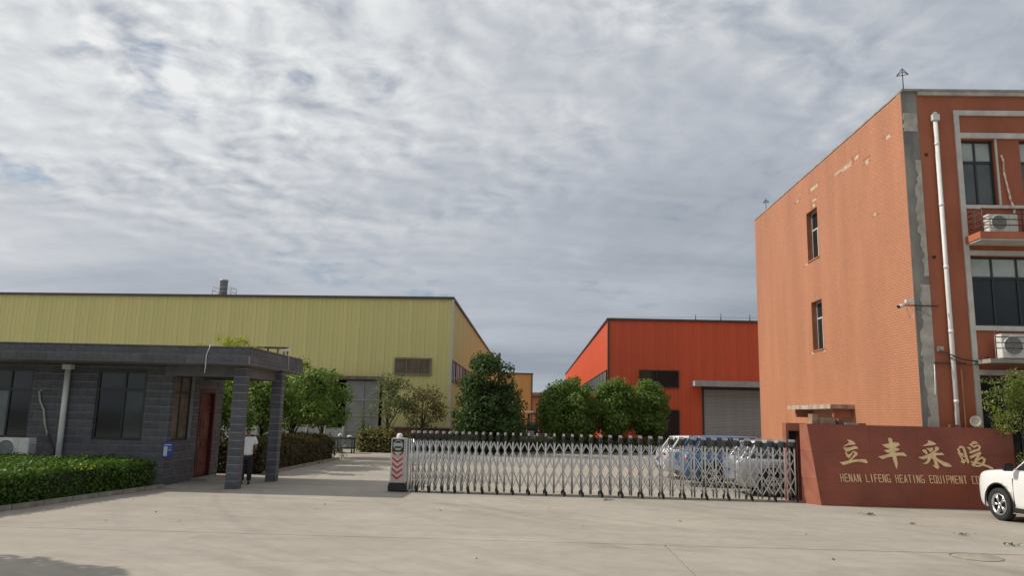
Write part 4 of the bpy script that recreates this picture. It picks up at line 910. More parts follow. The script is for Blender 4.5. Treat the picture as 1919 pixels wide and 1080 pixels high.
for k in range(9): stms.append([(13.0 + r.uniform(-.2, .3), 19.9 + r.uniform(-.1, .1), 0), (12.9 + r.uniform(-.4, .7), 19.9, 1.4), (12.6 + r.uniform(-1.0, 1.2), 19.85 + r.uniform(-.2, .3), 2.7 + r.uniform(0, .9))])
bl += [((11.75, 19.95, 3.25), (.25, .15, .07)), ((11.7, 19.95, 2.95), (.2, .15, .06)), ((11.75, 20.0, 2.55), (.2, .15, .07)), ((12.0, 19.9, 3.05), (.25, .2, .1))]
shrub('climbing_shrub', bl, 2100, .075, LEAFBAM, 'loose feathery green shrub spilling over the right end of the sign wall', 33, stms)
r = random.Random(5); bl = [((-8.65 + r.uniform(-.35, .35), 21.2 + r.uniform(-.3, .3), 3.88 + r.random() * .2), .13) for k in range(14)] + [((-9.25 + r.uniform(-.5, .2), 21.2, 3.80), .10) for k in range(8)] + [((-8.0 + r.uniform(-.3, .3), 21.3, 3.80), .09) for k in range(6)]
shrub('roof_vine', [(c, q * 1.15) for c, q in bl], 1500, .075, LEAFY, 'bright yellow-green vine growing on the gatehouse roof', 35, [[(-8.6, 21.2, 3.7), (-8.6, 21.2, 4.05)], [(-8.6, 21.2, 3.74), (-9.5, 21.2, 3.78)], [(-8.6, 21.2, 3.74), (-7.8, 21.3, 3.78)]], 'vine')
shrub('small_weed', [((-8.45, 34.2, .22), (.22, .2, .22)), ((-8.6, 34.0, .35), .15)], 900, .09, LEAFG, 'small pale plant at the far end of the red hedge kerb', 36, [[(-8.5, 34.1, 0), (-8.5, 34.1, .4)]], 'plant')
def weed(x, y, s, label, seed):
    r = np.random.default_rng(seed); n = 26; P = np.stack([x + r.normal(0, s * .5, n), y + r.normal(0, s * .12, n), .015 + r.random(n) * s * .22], 1)
    o = link('weed_tuft', leaf_mesh('weed_tuft', P, np.tile([0, 0, 1.], (n, 1)), s * .4, LEAFB, seed, aspect=.3), None); tag(o, label, 'weed', 'weeds in the concrete joint')
weed(7.84, 18.35, .16, 'weed tuft in the joint nearest the red sign wall', 1); weed(8.10, 16.9, .10, 'small weed tuft midway along the slanting joint', 2); weed(8.37, 15.45, .14, 'weed tuft on the slanting joint above the manhole cover', 3); weed(8.6, 14.3, .16, 'weed tuft at the right picture edge beside the manhole cover', 4)
weed(1.95, 19.9, .16, 'scatter of dry leaves and weed below the middle of the gate', 5)
def litter(x, y, s, label, seed, mt):
    r = random.Random(seed); a = r.uniform(0, 3); mb = MB(); c, q = math.cos(a) * s, math.sin(a) * s
    mb.add([(x - c, y - q, .004), (x + q * .5, y - c * .5, .012), (x + c, y + q, .02), (x - q * .5, y + c * .5, .006)], [(0, 1, 2, 3)]); mb.add([(x - c, y - q, .0025), (x + q * .5, y - c * .5, .0105), (x + c, y + q, .0185), (x - q * .5, y + c * .5, .0045)], [(3, 2, 1, 0)])
    o = mb.build('fallen_leaf', mt); tag(o, label, 'leaf', 'fallen leaves on the concrete')
LITW = ['left of centre, the farther of two close together', 'left of centre, the nearer of two close together', 'a little way before the gate machine head', 'before the middle of the gate', 'far left, before the hedge, the middle one', 'far left, nearest the hedge kerb', 'right of centre before the gate', 'far left, nearest the picture edge', 'near the middle of the long joint', 'lower right beside the manhole cover', 'right, before the sign wall', 'low centre, nearest the camera']
DRYL = mat('dry_leaf', (.10, .07, .03), rough=.8, var=.3)
for k, (xx, yy) in enumerate(((-4.7, 17.6), (-4.65, 16.8), (-2.0, 17.1), (.4, 17.9), (-6.6, 14.5), (-7.6, 15.6), (3.1, 16.4), (-7.9, 14.3), (1.0, 15.2), (4.7, 12.4), (5.2, 15.0), (-.8, 11.6))):
    litter(xx, yy, random.uniform(.025, .045), 'tiny dry leaf on the concrete, ' + LITW[k], k, DRYL)

# ================================================================== MANHOLE
mh = rootat('manhole_cover', (7.22, 13.0, 0), 'round concrete manhole cover in the lower right of the apron', 'manhole cover')
part(MB().lathe([(.001, .39), (.006, .39), (.006, .365), (.001, .365)], (7.22, 13.0, .001), (0, 0, 1), 32), 'ring', mat('manhole_ring', (.22, .20, .15), rough=.9, var=.3, scale=6), mh)
part(MB().lathe([(.005, .001), (.005, .34), (.001, .355)], (7.22, 13.0, .001), (0, 0, 1), 32), 'lid', mat('manhole_lid', (.33, .30, .24), rough=.9, var=.2, scale=6, bump=.5, bscale=40), mh)

# ================================================================== RETRACTABLE GATE
gate = rootat('retractable_gate', (1.8, 21.0, 0), 'long stainless steel folding gate of lattice bars on wheels across the entrance', 'gate')
GX = [-3.29, -3.13, -2.97, -2.80, -2.63, -2.45, -2.28, -2.10, -1.92, -1.74, -1.55, -1.36, -1.16, -.96, -.75, -.54, -.33, -.11, .12, .35, .59, .84, 1.08, 1.32, 1.58, 1.84, 2.11, 2.38, 2.65, 2.92, 3.19, 3.47, 3.75, 4.04, 4.33, 4.62, 4.91, 5.21, 5.51, 5.81, 6.12, 6.43, 6.74, 7.0]
GF, GB_ = 20.84, 21.22
post = MB().tube([(0, 0, .07), (0, 0, 1.45)], .023, 10).mesh('post'); post.materials.append(STEEL)
capm = MB().prism([(-.045, 1.42), (.045, 1.42), (.042, 1.50), (.03, 1.56), (-.03, 1.56), (-.042, 1.50)], lambda a, b, d: (a, d, b), -.045, GB_ - GF + .045).mesh('cap', .006); capm.materials.append(BLACKP)
tipm = MB().box(-.026, .026, -.03, GB_ - GF + .03, 1.5605, 1.625).mesh('cap_tip', .008); tipm.materials.append(STEEL)
footm = MB().box(-.018, .018, -.018, .018, .02, .07).mesh('foot'); footm.materials.append(STEEL)
whm = MB().lathe([(-.02, .012), (-.02, .05), (-.012, .062), (.012, .062), (.02, .05), (.02, .012)], (0, 0, .062), (.94, -.34, 0), 16).mesh('wheel'); whm.materials.append(RUBBER)
brk = MB().box(-.03, .03, -.05, .02, .10, .17).mesh('wheel_bracket'); brk.materials.append(BLACKP)
def inst(name, me, loc, par):
    o = bpy.data.objects.new(name, me); COL.objects.link(o); o.location = loc; return world_child(o, par)
for k, xx in enumerate(GX):
    xx += random.uniform(-.006, .006)
    inst('post', post, (xx, GF, 0), gate); inst('post', post, (xx, GB_, 0), gate)
    c = inst('cap', capm, (xx, GF, 0), gate); o = bpy.data.objects.new('cap_tip', tipm); COL.objects.link(o); o.parent = c
    inst('foot', footm, (xx, GF, 0), gate); inst('foot', footm, (xx, GB_, 0), gate)
    if k % 2 == 1:
        inst('wheel', whm, (xx + .03, GF - .05, 0), gate); inst('wheel_bracket', brk, (xx, GF, 0), gate); inst('wheel', whm, (xx - .02, GB_ + .03, 0), gate)
LZ = [1.36, 1.14, .92, .66, .40, .15]
def bar(mb, p, q, y, w=.030, t=.008):
    a = Vector((p[0], p[1])); b = Vector((q[0], q[1])); d = (b - a).normalized(); n = Vector((-d.y, d.x)) * w / 2
    mb.prism([tuple(a + n), tuple(a - n), tuple(b - n), tuple(b + n)], lambda u, v, e: (u, e, v), y, y + t)
for k in range(len(GX) - 1):
    a, b = GX[k], GX[k + 1]; mid = (a + b) / 2
    for face, ys in ((0, (GF - .012, GF + .004)), (1, (GB_ - .004, GB_ + .012))):
        mb = MB()
        for side, e in ((0, a), (1, b)):
            xs = [mid if i % 2 == 0 else e for i in range(6)]
            for i in range(5): bar(mb, (xs[i], LZ[i]), (xs[i + 1], LZ[i + 1]), ys[side] + (.0012 if i % 2 else 0), .027 if face == 0 else .020)
        for zz in (LZ[0], LZ[2], LZ[4]): mb.lathe([(-.03, .012), (.016, .012), (.016, .001)], (mid, ys[0] + .004, zz), (0, -1, 0), 10)
        part(mb, 'lattice', STEEL, gate)
part(B(-3.95, 7.3, 20.80, 20.84, .0005, .006), 'track', DARKST, gate); part(B(-3.95, 7.3, 21.19, 21.23, .0005, .006), 'track', DARKST, gate)
# drive head
hx0, hx1, hy0, hy1 = -3.84, -3.46, 20.80, 21.26
hd_ = part(B(hx0, hx1, hy0, hy1, .20, 1.42), 'machine_head', STEEL, gate, .012)
link('head_base', MB().prism([(hx0 - .04, .02), (hx1 + .09, .02), (hx1 + .07, .16), (hx1 + .01, .24), (hx0 - .01, .24), (hx0 - .04, .15)], lambda a, b, d: (a, d, b), hy0 - .03, hy1 + .03).mesh('head_base', .01), BLACKP, hd_)
link('display', B(hx0 + .03, hx1 - .03, hy0 - .012, hy0 - .0005, 1.05, 1.385).mesh('display'), glassmat('display_glass', (.012, .016, .014)), hd_)
EMB = mat('emblem_grey', (.42, .46, .43), rough=.4, var=.1)
mbe = MB().lathe([(0, .13), (.006, .13), (.006, .112), (0, .112)], ((hx0 + hx1) / 2, hy0 - .0125, 1.235), (0, -1, 0), 24, False).box(hx0 + .07, hx1 - .07, hy0 - .019, hy0 - .0125, 1.20, 1.29).box(hx0 + .12, hx1 - .12, hy0 - .019, hy0 - .0125, 1.10, 1.15)
link('emblem', mbe.mesh('emblem'), EMB, hd_)
link('chevron_board', B(hx0 + .03, hx1 - .03, hy0 - .012, hy0 - .0005, .26, 1.03).mesh('chevron_board'), mat('board_pink', (.60, .46, .43), rough=.5, var=.1), hd_)
mb = MB(); cx = (hx0 + hx1) / 2
for k in range(5):
    z = .32 + k * .145; hw = .145
    for s in (-1, 1): mb.prism([(cx, z), (cx + s * hw, z + .11), (cx + s * hw, z + .165), (cx, z + .055)], lambda a, b, d: (a, d, b), hy0 - .0165 - .0006 * (s + 1), hy0 - .0125)
link('chevron', mb.mesh('chevron'), mat('chevron_red', (.42, .045, .04), rough=.45, var=.15), hd_)
link('plate', B(cx - .05, cx + .05, hy0 - .021, hy0 - .0182, .90, .98).mesh('plate'), EMB, hd_)
link('beacon', MB().lathe([(0, .085), (.05, .085), (.09, .075), (.12, .05), (.13, .001)], (cx, (hy0 + hy1) / 2 - .05, 1.4205), (0, 0, 1), 18).mesh('beacon'), mat('beacon_white', (.72, .70, .68), rough=.35, var=.05), hd_)
mb = MB(); mb.box(hx1 + .012, hx1 + .05, hy0 + .02, hy0 + .06, .24, 1.41).box(hx1 + .10, hx1 + .13, hy0 + .02, hy0 + .06, .06, 1.41).box(hx1 + .012, hx1 + .05, hy1 - .06, hy1 - .02, .24, 1.41); link('side_rail', mb.mesh('side_rail'), STEEL, hd_)

# ================================================================== VEHICLES
def car_paint(n, c): return mat(n, c, rough=.28, var=.03, scale=2, coat=.8, spec=.5)
LAMPR = mat('tail_red', (.42, .015, .015), rough=.2, var=.1, coat=.6); LAMPC = mat('lamp_clear', (.62, .63, .64), rough=.15, var=.08, coat=.6); CHROME = mat('alloy', (.72, .72, .72), rough=.3, metal=.9, var=.05)
PLATEB = mat('plate_blue', (.03, .07, .30), rough=.4)
def make_car(label, loc, rz, paint, group, L=4.55, W=1.84, Hh=1.66, hood=1.0, wr=.345, wb=2.68, hatch=True, cladding=True, cab=0.0):
    t = rootat('parked_car', (loc[0], loc[1], 0), label, 'car', group, rz)
    k = L / 4.6; hw = W / 2; sx = lambda v: v * k
    S = [(2.30, .40, .70, .66), (2.28, .28, .84, .84), (2.19, .22, .95, .94), (1.95, .21, 1.0, .99), (1.5, .21, 1.03, 1.0), (1.0, .21, 1.065, 1.0), (.4, .21, 1.03, 1.0), (-.6, .21, 1.03, 1.0), (-1.5, .21, 1.05, 1.0), (-1.95, .22, 1.06, .98), (-2.17, .26, 1.04, .93), (-2.26, .33, .98, .84), (-2.29, .45, .85, .72)]
    sec = lambda zb, zt, w: [(0, zb), (w * .80, zb), (w * .955, zb + .05), (w * .99, zb + .30 * (zt - zb)), (w, zb + .58 * (zt - zb)), (w * .985, zb + .80 * (zt - zb)), (w * .955, zt - .05), (w * .90, zt - .012), (w * .82, zt + .004), (w * .4, zt + .03), (0, zt + .04)]
    vs = []; fs = []
    for (x, zb, zt, wf) in S:
        h = sec(zb, zt * hood if x > -9 else zt, hw * wf); ring = [(sx(x), y, z) for y, z in h] + [(sx(x), -y, z) for y, z in h[-2:0:-1]]; n = len(ring); vs += ring
    for i in range(len(S) - 1):
        for j in range(n): fs.append((i * n + j, i * n + (j + 1) % n, (i + 1) * n + (j + 1) % n, (i + 1) * n + j))
    fs.append(tuple(range(n))); fs.append(tuple((len(S) - 1) * n + j for j in range(n))[::-1])
    me = MB().add(vs, fs, True).mesh('body'); me.materials.append(paint); o = link('body', me, None)
    ss = o.modifiers.new('s', 'SUBSURF'); ss.levels = 2; ss.render_levels = 2
    xf, xr = wb / 2 + .05, -wb / 2 + .05
    cutters = []
    for xx in (xf, xr):
        c = MB().lathe([(-hw - .2, .001), (-hw - .2, wr + .075), (hw + .2, wr + .075), (hw + .2, .001)], (xx, 0, wr + .02), (0, 1, 0), 36, False).build('cutter', BLACKP); cutters.append(c)
        bo = o.modifiers.new('b', 'BOOLEAN'); bo.operation = 'DIFFERENCE'; bo.object = c; bo.solver = 'EXACT'
        if hasattr(bo, 'material_mode'): bo.material_mode = 'TRANSFER'
    dg = bpy.context.evaluated_depsgraph_get(); dg.update(); nm = bpy.data.meshes.new_from_object(o.evaluated_get(dg)); o.modifiers.clear(); o.data = nm
    for c in cutters: bpy.data.objects.remove(c, do_unlink=True)
    o.parent = t
    # inner wheel tubs close the arches
    body = o
    zb, zr = 1.0 * hood, Hh
    bx = [sx(1.12), sx(.22), sx(-1.72), sx(-2.20)]; rxs = [sx(.30), sx(-1.70)]
    wbelt, wroof = hw * .90, hw * .70
    gl = [(sx(1.14), wbelt * .93, zb), (sx(-2.12), wbelt * .92, zb + .02), (sx(-1.72), wroof * .95, zr - .06), (sx(.30), wroof * .95, zr - .06)]
    # greenhouse: subdivided shell of glass
    mb = MB()
    def shell(inset, z0_, ztop):
        rings = []
        for f in np.linspace(0, 1, 5):
            e = f ** .85; fx = sx(1.14) + cab + (sx(.30) - sx(1.14)) * f; rxx = sx(-2.14) + (sx(-1.74) - sx(-2.14)) * e; w0 = wbelt + (wroof - wbelt) * f ** 1.2 - inset; z = z0_ + (ztop - z0_) * f
            rings.append([(fx, -w0 * .72, z), (fx + .05, 0, z), (fx, w0 * .72, z), (fx - .20, w0 * .97, z), ((fx + rxx) / 2, w0, z), (rxx + .14, w0 * .96, z), (rxx, w0 * .78, z), (rxx - .03, 0, z), (rxx, -w0 * .78, z), (rxx + .14, -w0 * .96, z), ((fx + rxx) / 2, -w0, z), (fx - .20, -w0 * .97, z)])
        return rings
    rings = shell(0, zb - .05, zr - .05); n = len(rings[0])
    mb.add([p for r_ in rings for p in r_], [(i * n + j, i * n + (j + 1) % n, (i + 1) * n + (j + 1) % n, (i + 1) * n + j) for i in range(4) for j in range(n)], True)
    mb.build('windows', GLASS, t)
    top = rings[-1]; mb = MB(); up = [(p[0], p[1], p[2] - .015) for p in top]; cx_ = (sx(.30) + sx(-1.74)) / 2
    sc2 = lambda f, dz: [(cx_ + (p[0] - cx_) * f, p[1] * f, zr - .05 + dz) for p in top]
    rr = [sc2(1.02, -.03), sc2(1.02, .0), sc2(.93, .032), sc2(.6, .05), sc2(.25, .055)]
    mb.add([p for r_ in rr for p in r_], [(i * n + j, i * n + (j + 1) % n, (i + 1) * n + (j + 1) % n, (i + 1) * n + j) for i in range(4) for j in range(n)] + [tuple(4 * n + j for j in range(n))], True)
    mb.build('roof', paint, t)
    for j in (2, 3, 4, 5, 6, 8, 9, 10, 11, 0):
        if j in (3, 11): continue
        pts = [Vector(r_[j]) * 1.0 for r_ in rings]; wdt = .035 if j in (4, 10) else .05
        MB().tube([p + Vector((0, (.004 if p.y > 0 else -.004), 0)) for p in pts], wdt * .7, 6).build('pillar', BLACKP if j in (4, 10) else paint, t)
    for s in (-1, 1):
        MB().box(sx(.86), sx(1.0), s * (hw + .01), s * (hw + .22), zb + .03, zb + .20).build('mirror', paint if False else BLACKP, t, .025)
        MB().ball((sx(2.08), s * hw * .70, .76), .16, 12, (.75, .95, .55)).build('headlight', LAMPC, t)
        MB().ball((sx(-2.15), s * hw * .78, .86), .17, 12, (.55, .75, .70)).build('tail_light', LAMPR, t)
        MB().box(sx(-.15), sx(.05), s * (hw - .002), s * (hw + .022), .86, .895).build('door_handle', paint, t, .006)
        MB().box(sx(-1.0), sx(-.8), s * (hw - .002), s * (hw + .022), .86, .895).build('door_handle', paint, t, .006)
        MB().box(xr + wr + .09, xf - wr - .09, s * (hw - .06), s * (hw + .006), .235, .335).build('sill', BLACKP if cladding else paint, t, .01)
        MB().box(xr + wr + .09, xf - wr - .09, s * (hw - .02), s * (hw + .010), .205, .228).build('sill_trim', CHROME, t, .004)
        for xx in (sx(.98), sx(-.32), sx(-1.28) if hatch else sx(-1.4)):
            MB().box(xx - .004, xx + .004, s * (hw - .03), s * (hw * 1.0015), .36, .97).build('door_gap', BLACKP, t)
        for xx in (xf, xr):
            mb = MB(); nA = 18; vs = []
            for q in range(nA + 1):
                t_ = math.pi * (-.06 + 1.12 * q / nA)
                for (dy, rr_a) in ((0, wr + .072), (.012, wr + .080), (.014, wr + .100), (-.03, wr + .108)): vs.append((xx + math.cos(t_) * rr_a, s * (hw * .985 + dy), wr + .02 + math.sin(t_) * rr_a))
            mb.add(vs, [(q * 4 + j, q * 4 + j + 1, q * 4 + j + 5, q * 4 + j + 4) for q in range(nA) for j in range(3)], True); mb.build('arch_trim', BLACKP if cladding else paint, t)
            w = empty('wheel', (xx, s * (hw - .10), wr)); w.parent = t
            MB().lathe([(-.10, wr * .62), (-.10, wr * .93), (-.075, wr), (.075, wr), (.10, wr * .95), (.105, wr * .80), (.095, wr * .66)], (0, 0, 0), (0, s, 0), 32).build('tyre', RUBBER, w)
            mb = MB().lathe([(.06, wr * .665), (.098, wr * .67), (.098, wr * .60), (.05, wr * .58)], (0, 0, 0), (0, s, 0), 28)
            for q in range(5):
                for dq in (-.13, .13):
                    a = q * 2 * math.pi / 5 + dq; a2 = q * 2 * math.pi / 5 + dq * .55
                    mb.tube([(math.cos(a2) * wr * .10, s * .078, math.sin(a2) * wr * .10), (math.cos(a) * wr * .61, s * .088, math.sin(a) * wr * .61)], [.012, .017], 6)
            mb.lathe([(.07, .05), (.095, .035), (.10, .001)], (0, 0, 0), (0, s, 0), 14)
            mb.build('rim', CHROME, w)
            MB().lathe([(.02, .001), (.02, wr * .60)], (0, 0, 0), (0, s, 0), 24).build('brake', DARKST, w)
    MB().box(sx(-2.30), sx(-2.24), -hw * .8, hw * .8, .34, .46).build('bumper', BLACKP, t, .02); MB().box(sx(2.2), sx(2.30), -hw * .62, hw * .62, .33, .44).build('bumper', BLACKP, t, .02)
    MB().box(sx(2.215), sx(2.31), -hw * .42, hw * .42, .58, .70).build('grille', BLACKP, t, .01)
    MB().box(sx(-2.315), sx(-2.28), -.22, .22, .60, .73).build('number_plate', PLATEB, t)
    return t
GCAR = 'cars parked by the office'
WHITEC = car_paint('white_paint', (.78, .78, .77)); BLUEC = car_paint('blue_paint', (.03, .095, .22)); SILV = mat('silver_paint', (.48, .49, .50), rough=.3, metal=.5, var=.04, coat=.7); WHITE2 = car_paint('white_paint_old', (.70, .71, .70))
make_car('white car cut by the right picture edge, before the red sign wall', (11.72, 16.70), R(90 + 6), WHITEC, GCAR, cladding=True, hood=1.10, Hh=1.74, wr=.36, L=4.55, W=1.9, wb=2.82, cab=.24)
make_car('silver car close behind the right end of the folding gate', (8.05, 22.95), R(0), SILV, GCAR, L=4.6, Hh=1.56)
make_car('blue car behind the gate, between the silver and the white car', (7.0, 25.5), R(1), BLUEC, GCAR, L=4.5, Hh=1.6)
make_car('white car behind the gate, farthest of the three parked by the wall', (6.85, 28.2), R(-1), WHITE2, GCAR, L=4.6, Hh=1.52)

# ================================================================== YARD CLUTTER
def crate(x, y, w, d, h, label, mt, n=3, name='crate_stack', cat='crates', rz=0.0):
    t = rootat(name, (x, y, 0), label, cat, 'goods stacked deep in the yard', rz)
    hh = h / n
    for k in range(n):
        z = k * hh
        MB().box(-w / 2, w / 2, -d / 2, d / 2, z + .10, z + hh - .01).build('crate', mt, t, .02); mb = MB()
        for q in (-.42, 0, .42): mb.box(w * q - .06, w * q + .06, -d / 2, d / 2, z + .0, z + .098)
        mb.build('pallet', MATS['old_wood'], t)
    return t
WRAP = mat('wrapped_goods', (.34, .36, .37), rough=.4, var=.25, scale=3); CARD = mat('brown_goods', (.17, .13, .10), rough=.8, var=.3, scale=3); GREYG = mat('grey_goods', (.16, .16, .155), rough=.7, var=.3, scale=3)
crate(-1.15, 61, .95, 1.0, 1.45, 'tall brown stack of crates left of the forklift', CARD, 3); crate(-.45, 58, 1.05, 1.0, .95, 'pale wrapped goods on a pallet in front of the forklift', WRAP, 1); crate(.75, 62, .6, .8, 1.35, 'narrow grey stack of crates right of the forklift', GREYG, 2)
crate(.55, 57, .7, .9, .8, 'low brown crate just right of the pale wrapped goods', CARD, 1); crate(2.75, 56.5, .7, .9, .65, 'small grey pallet load under the largest round tree', GREYG, 1)
cd = rootat('cable_drum', (1.85, 56, 0), 'dark cable drum lying before the largest round tree', 'drum')
part(MB().lathe([(0, .1), (0, .42), (.06, .42), (.06, .3), (.5, .3), (.5, .42), (.56, .42), (.56, .1)], (1.6, 56, .42), (1, 0, 0), 20), 'spool', GREYG, cd); part(MB().lathe([(.065, .301), (.1, .37), (.45, .37), (.495, .301)], (1.6, 56, .42), (1, 0, 0), 20), 'cable', BLACKP, cd)
fk = rootat('forklift', (-.05, 68, 0), 'green forklift truck standing deep in the yard between the trees', 'forklift')
FG = mat('forklift_green', (.05, .28, .15), rough=.4, var=.15, scale=3)
part(B(-.55, .45, 67.4, 69.2, .45, 1.05), 'chassis', DARKST, fk, .03); part(B(-.45, .35, 67.6, 68.6, 1.05, 1.55), 'engine_cover', FG, fk, .06)
mb = MB()
for a in (-.5, .4):
    for b in (67.5, 69.1): mb.tube([(a, b, 1.05), (a * .9, b, 2.2)], .05, 6)
part(mb, 'guard_post', DARKST, fk); part(B(-.55, .45, 67.4, 69.2, 2.2, 2.28), 'overhead_guard', BLACKP, fk)
part(MB().box(-.40, -.30, 67.1, 67.2, .1, 2.3).box(.20, .30, 67.1, 67.2, .1, 2.3).box(-.3, .2, 67.1, 67.18, 1.2, 1.28), 'mast', BLACKP, fk); part(MB().box(-.40, -.28, 66.0, 67.1, .12, .17).box(.18, .30, 66.0, 67.1, .12, .17), 'fork', DARKST, fk)
for a in (-.6, .4):
    for b in (67.6, 68.9): part(MB().lathe([(0, .01), (0, .3), (.04, .33), (.16, .33), (.2, .3), (.2, .01)], (a - .05, b, .33), (1, 0, 0), 18), 'wheel', RUBBER, fk)
tr = rootat('hand_cart', (-9.6, 39.2, 0), 'small dark hand cart with white bags before the sliding door', 'cart')
part(B(-10.1, -9.15, 38.9, 39.5, .70, .78), 'tray', DARKST, tr); part(B(-10.1, -9.15, 38.9, 39.5, .22, .28), 'lower_shelf', DARKST, tr)
for a in (-10.08, -9.2):
    for b in (38.93, 39.47): part(B(a - .025, a + .025, b - .025, b + .025, .1, .70), 'leg', DARKST, tr); part(MB().lathe([(-.02, .01), (-.02, .1), (.02, .1), (.02, .01)], (a, b, .1), (1, 0, 0), 14), 'wheel', RUBBER, tr)
part(MB().tube([(-10.1, 38.95, .75), (-10.22, 38.95, .6), (-10.22, 38.95, .35)], .02, 6), 'handle', DARKST, tr)
BAG = mat('white_bag', (.62, .62, .60), rough=.7, var=.15, scale=5, bump=.4, bscale=12)
for (a, b, c, s, lb) in ((-9.9, 39.2, .88, .12, 'upright white bottle-like bag on the left of the hand cart'), (-9.4, 39.2, .83, .15, 'slumped white bag on the right of the hand cart'), (-9.6, 39.2, .36, .11, 'small white bag on the lower shelf of the hand cart')):
    tag(MB().ball((a, b, c), s, 10, (1, .8, .5 if s > .14 else .9)).build('white_bag', BAG), lb, 'bag', 'bags on the hand cart')
rp = rootat('hose_rack', (4.0, 50.6, 0), 'narrow red steel rack left of the orange hall under the trees', 'rack')
REDS = mat('red_steel', (.33, .035, .03), rough=.5, var=.2)
part(B(3.45, 3.55, 50.55, 50.65, 0, 1.75), 'post', REDS, rp); part(B(3.95, 4.05, 50.55, 50.65, 0, 1.45), 'post', REDS, rp); part(B(3.55, 3.95, 50.57, 50.63, 1.2, 1.28), 'rail', REDS, rp)
lw = rootat('low_wall', (-12, 40, 0), 'low pale wall behind the trunks of the left trees', 'wall')
for k in range(7): part(B(-16.5 + k * .95, -15.58 + k * .95, 39.6, 39.75, 0, 1.25), 'wall_panel', mat('pale_panel', (.30, .33, .34), rough=.7, var=.12, scale=3), lw)
for k in range(8): part(B(-16.57 + k * .95, -16.51 + k * .95, 39.56, 39.79, 0, 1.35), 'post', TRIML, lw)

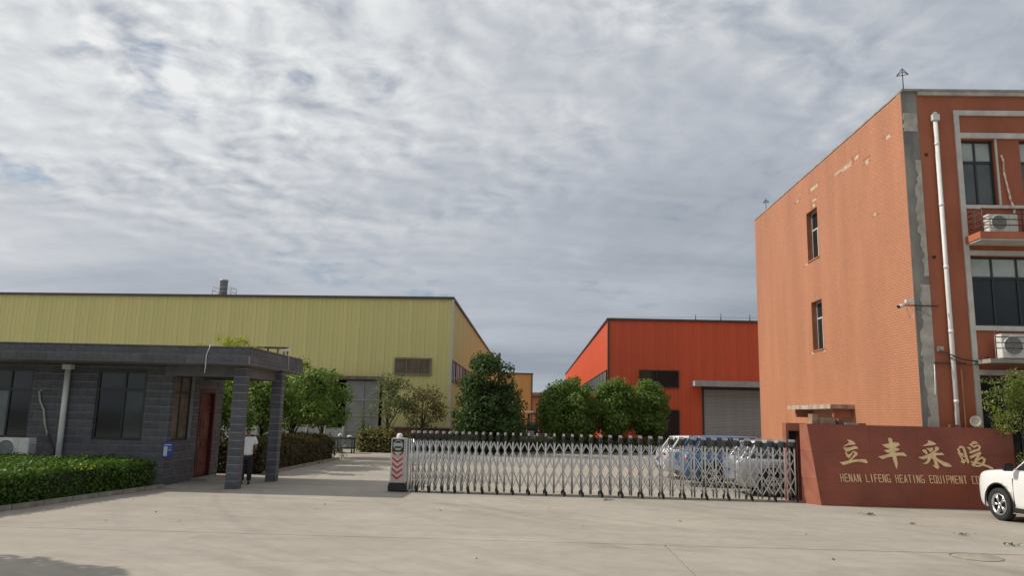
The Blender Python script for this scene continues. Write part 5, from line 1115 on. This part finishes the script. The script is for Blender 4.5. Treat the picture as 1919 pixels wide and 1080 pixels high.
# ================================================================== PERSON
def skin_mesh(name, V, Ed, rad, mt, parent, root=0, lv=2):
    me = bpy.data.meshes.new(name); me.from_pydata(V, Ed, []); o = bpy.data.objects.new(name, me); COL.objects.link(o)
    md = o.modifiers.new('k', 'SKIN'); md.use_smooth_shade = True
    for i, sv in enumerate(me.skin_vertices[0].data):
        rr = rad[i]; sv.radius = rr if isinstance(rr, tuple) else (rr, rr); sv.use_root = (i == root)
    ss = o.modifiers.new('s', 'SUBSURF'); ss.levels = lv; ss.render_levels = lv
    dg = bpy.context.evaluated_depsgraph_get(); dg.update(); nm = bpy.data.meshes.new_from_object(o.evaluated_get(dg)); o.modifiers.clear(); o.data = nm; nm.materials.clear(); nm.materials.append(mt); o.parent = parent
    for p in nm.polygons: p.use_smooth = True
    return o
def person():
    # local frame: the man faces -y, right hand side of the picture is +x; hands folded behind the back
    t = rootat('person', (-8.13, 21.75, 0), 'man in a white t-shirt and dark trousers half hidden behind the front pillar', 'person', None, R(18))
    SK = mat('skin', (.30, .16, .10), rough=.55, var=.08, scale=8); SHIRT = mat('white_shirt', (.80, .84, .82), rough=.85, var=.08, scale=5); TRO = mat('dark_trousers', (.018, .020, .026), rough=.85, var=.2, scale=6); HAIR = mat('dark_hair', (.03, .026, .022), rough=.7, var=.2)
    V = [(0, 0, .86), (0, .0, 1.05), (0, .01, 1.24), (0, 0, 1.33), (0, -.01, 1.39), (0, -.025, 1.46), (0, -.02, 1.54),
         (.155, .01, 1.27), (.225, .08, 1.04), (.10, .17, .86), (.03, .18, .83), (-.155, .01, 1.27), (-.225, .08, 1.04), (-.10, .17, .86), (-.03, .18, .82),
         (.085, 0, .78), (.095, -.01, .43), (.10, .02, .07), (.10, -.09, .035), (-.085, 0, .78), (-.095, -.01, .43), (-.10, .02, .07), (-.10, -.09, .035)]
    Ed = [(0, 1), (1, 2), (2, 3), (3, 4), (4, 5), (5, 6), (2, 7), (7, 8), (8, 9), (9, 10), (2, 11), (11, 12), (12, 13), (13, 14), (0, 15), (15, 16), (16, 17), (17, 18), (0, 19), (19, 20), (20, 21), (21, 22)]
    rad = [(.13, .10), (.125, .095), (.13, .095), .055, .05, (.072, .088), (.058, .07), .058, .042, .030, (.036, .018), .058, .042, .030, (.036, .018), .085, .058, .040, .035, .085, .058, .04, .035]
    body = skin_mesh('body', V, Ed, rad, SK, t)
    for s in (-1, 1):
        for q, (dx, ln) in enumerate(((-.026, .06), (-.009, .072), (.009, .068), (.025, .052))):
            bx_, by_, bz_ = s * .028, .185, .82; skin_mesh('finger', [(bx_, by_ + dx * .5, bz_ + dx), (bx_ - s * ln * .5, by_ + .012 + dx * .5, bz_ - .01 + dx), (bx_ - s * ln, by_ + dx * .5, bz_ - .012 + dx)], [(0, 1), (1, 2)], [.009, .0085, .0075], SK, body, lv=1)
        skin_mesh('thumb', [(s * .055, .17, .845), (s * .03, .15, .875), (s * .012, .15, .885)], [(0, 1), (1, 2)], [.011, .010, .008], SK, body, lv=1)
        MB().ball((s * .073, -.02, 1.46), .022, 8, (.4, .8, 1.2)).build('ear', SK, body)
        MB().ball((s * .030, -.098, 1.475), .010, 8, (1, .5, .6)).build('eye', HAIR, body)
    MB().ball((0, -.112, 1.45), .018, 8, (.7, .9, 1.2)).build('nose', SK, body); MB().box(-.025, .025, -.110, -.100, 1.412, 1.420).build('mouth', mat('lips', (.22, .09, .07), rough=.5), body)
    MB().ball((0, -.003, 1.505), .086, 14, (.92, 1.05, .78)).build('hair', HAIR, t)
    VS = [(0, 0, .76), (0, 0, .90), (0, 0, 1.08), (0, .01, 1.25), (0, 0, 1.315), (.165, .015, 1.27), (.225, .06, 1.10), (-.165, .015, 1.27), (-.225, .06, 1.10)]
    skin_mesh('t_shirt', VS, [(0, 1), (1, 2), (2, 3), (3, 4), (3, 5), (5, 6), (3, 7), (7, 8)], [(.175, .135), (.17, .13), (.16, .12), (.155, .115), .07, .085, .075, .085, .075], SHIRT, t, 2)
    VT = [(0, 0, .88), (0, 0, .80), (.088, 0, .72), (.096, -.01, .43), (.10, .02, .08), (-.088, 0, .72), (-.096, -.01, .43), (-.10, .02, .08)]
    skin_mesh('trousers', VT, [(0, 1), (1, 2), (2, 3), (3, 4), (1, 5), (5, 6), (6, 7)], [(.145, .115), (.15, .12), .105, .078, .068, .105, .078, .068], TRO, t)
    for s in (-1, 1): MB().ball((s * .10, -.035, .045), .06, 12, (.75, 1.9, .72)).build('shoe', BLACKP, t)
person()
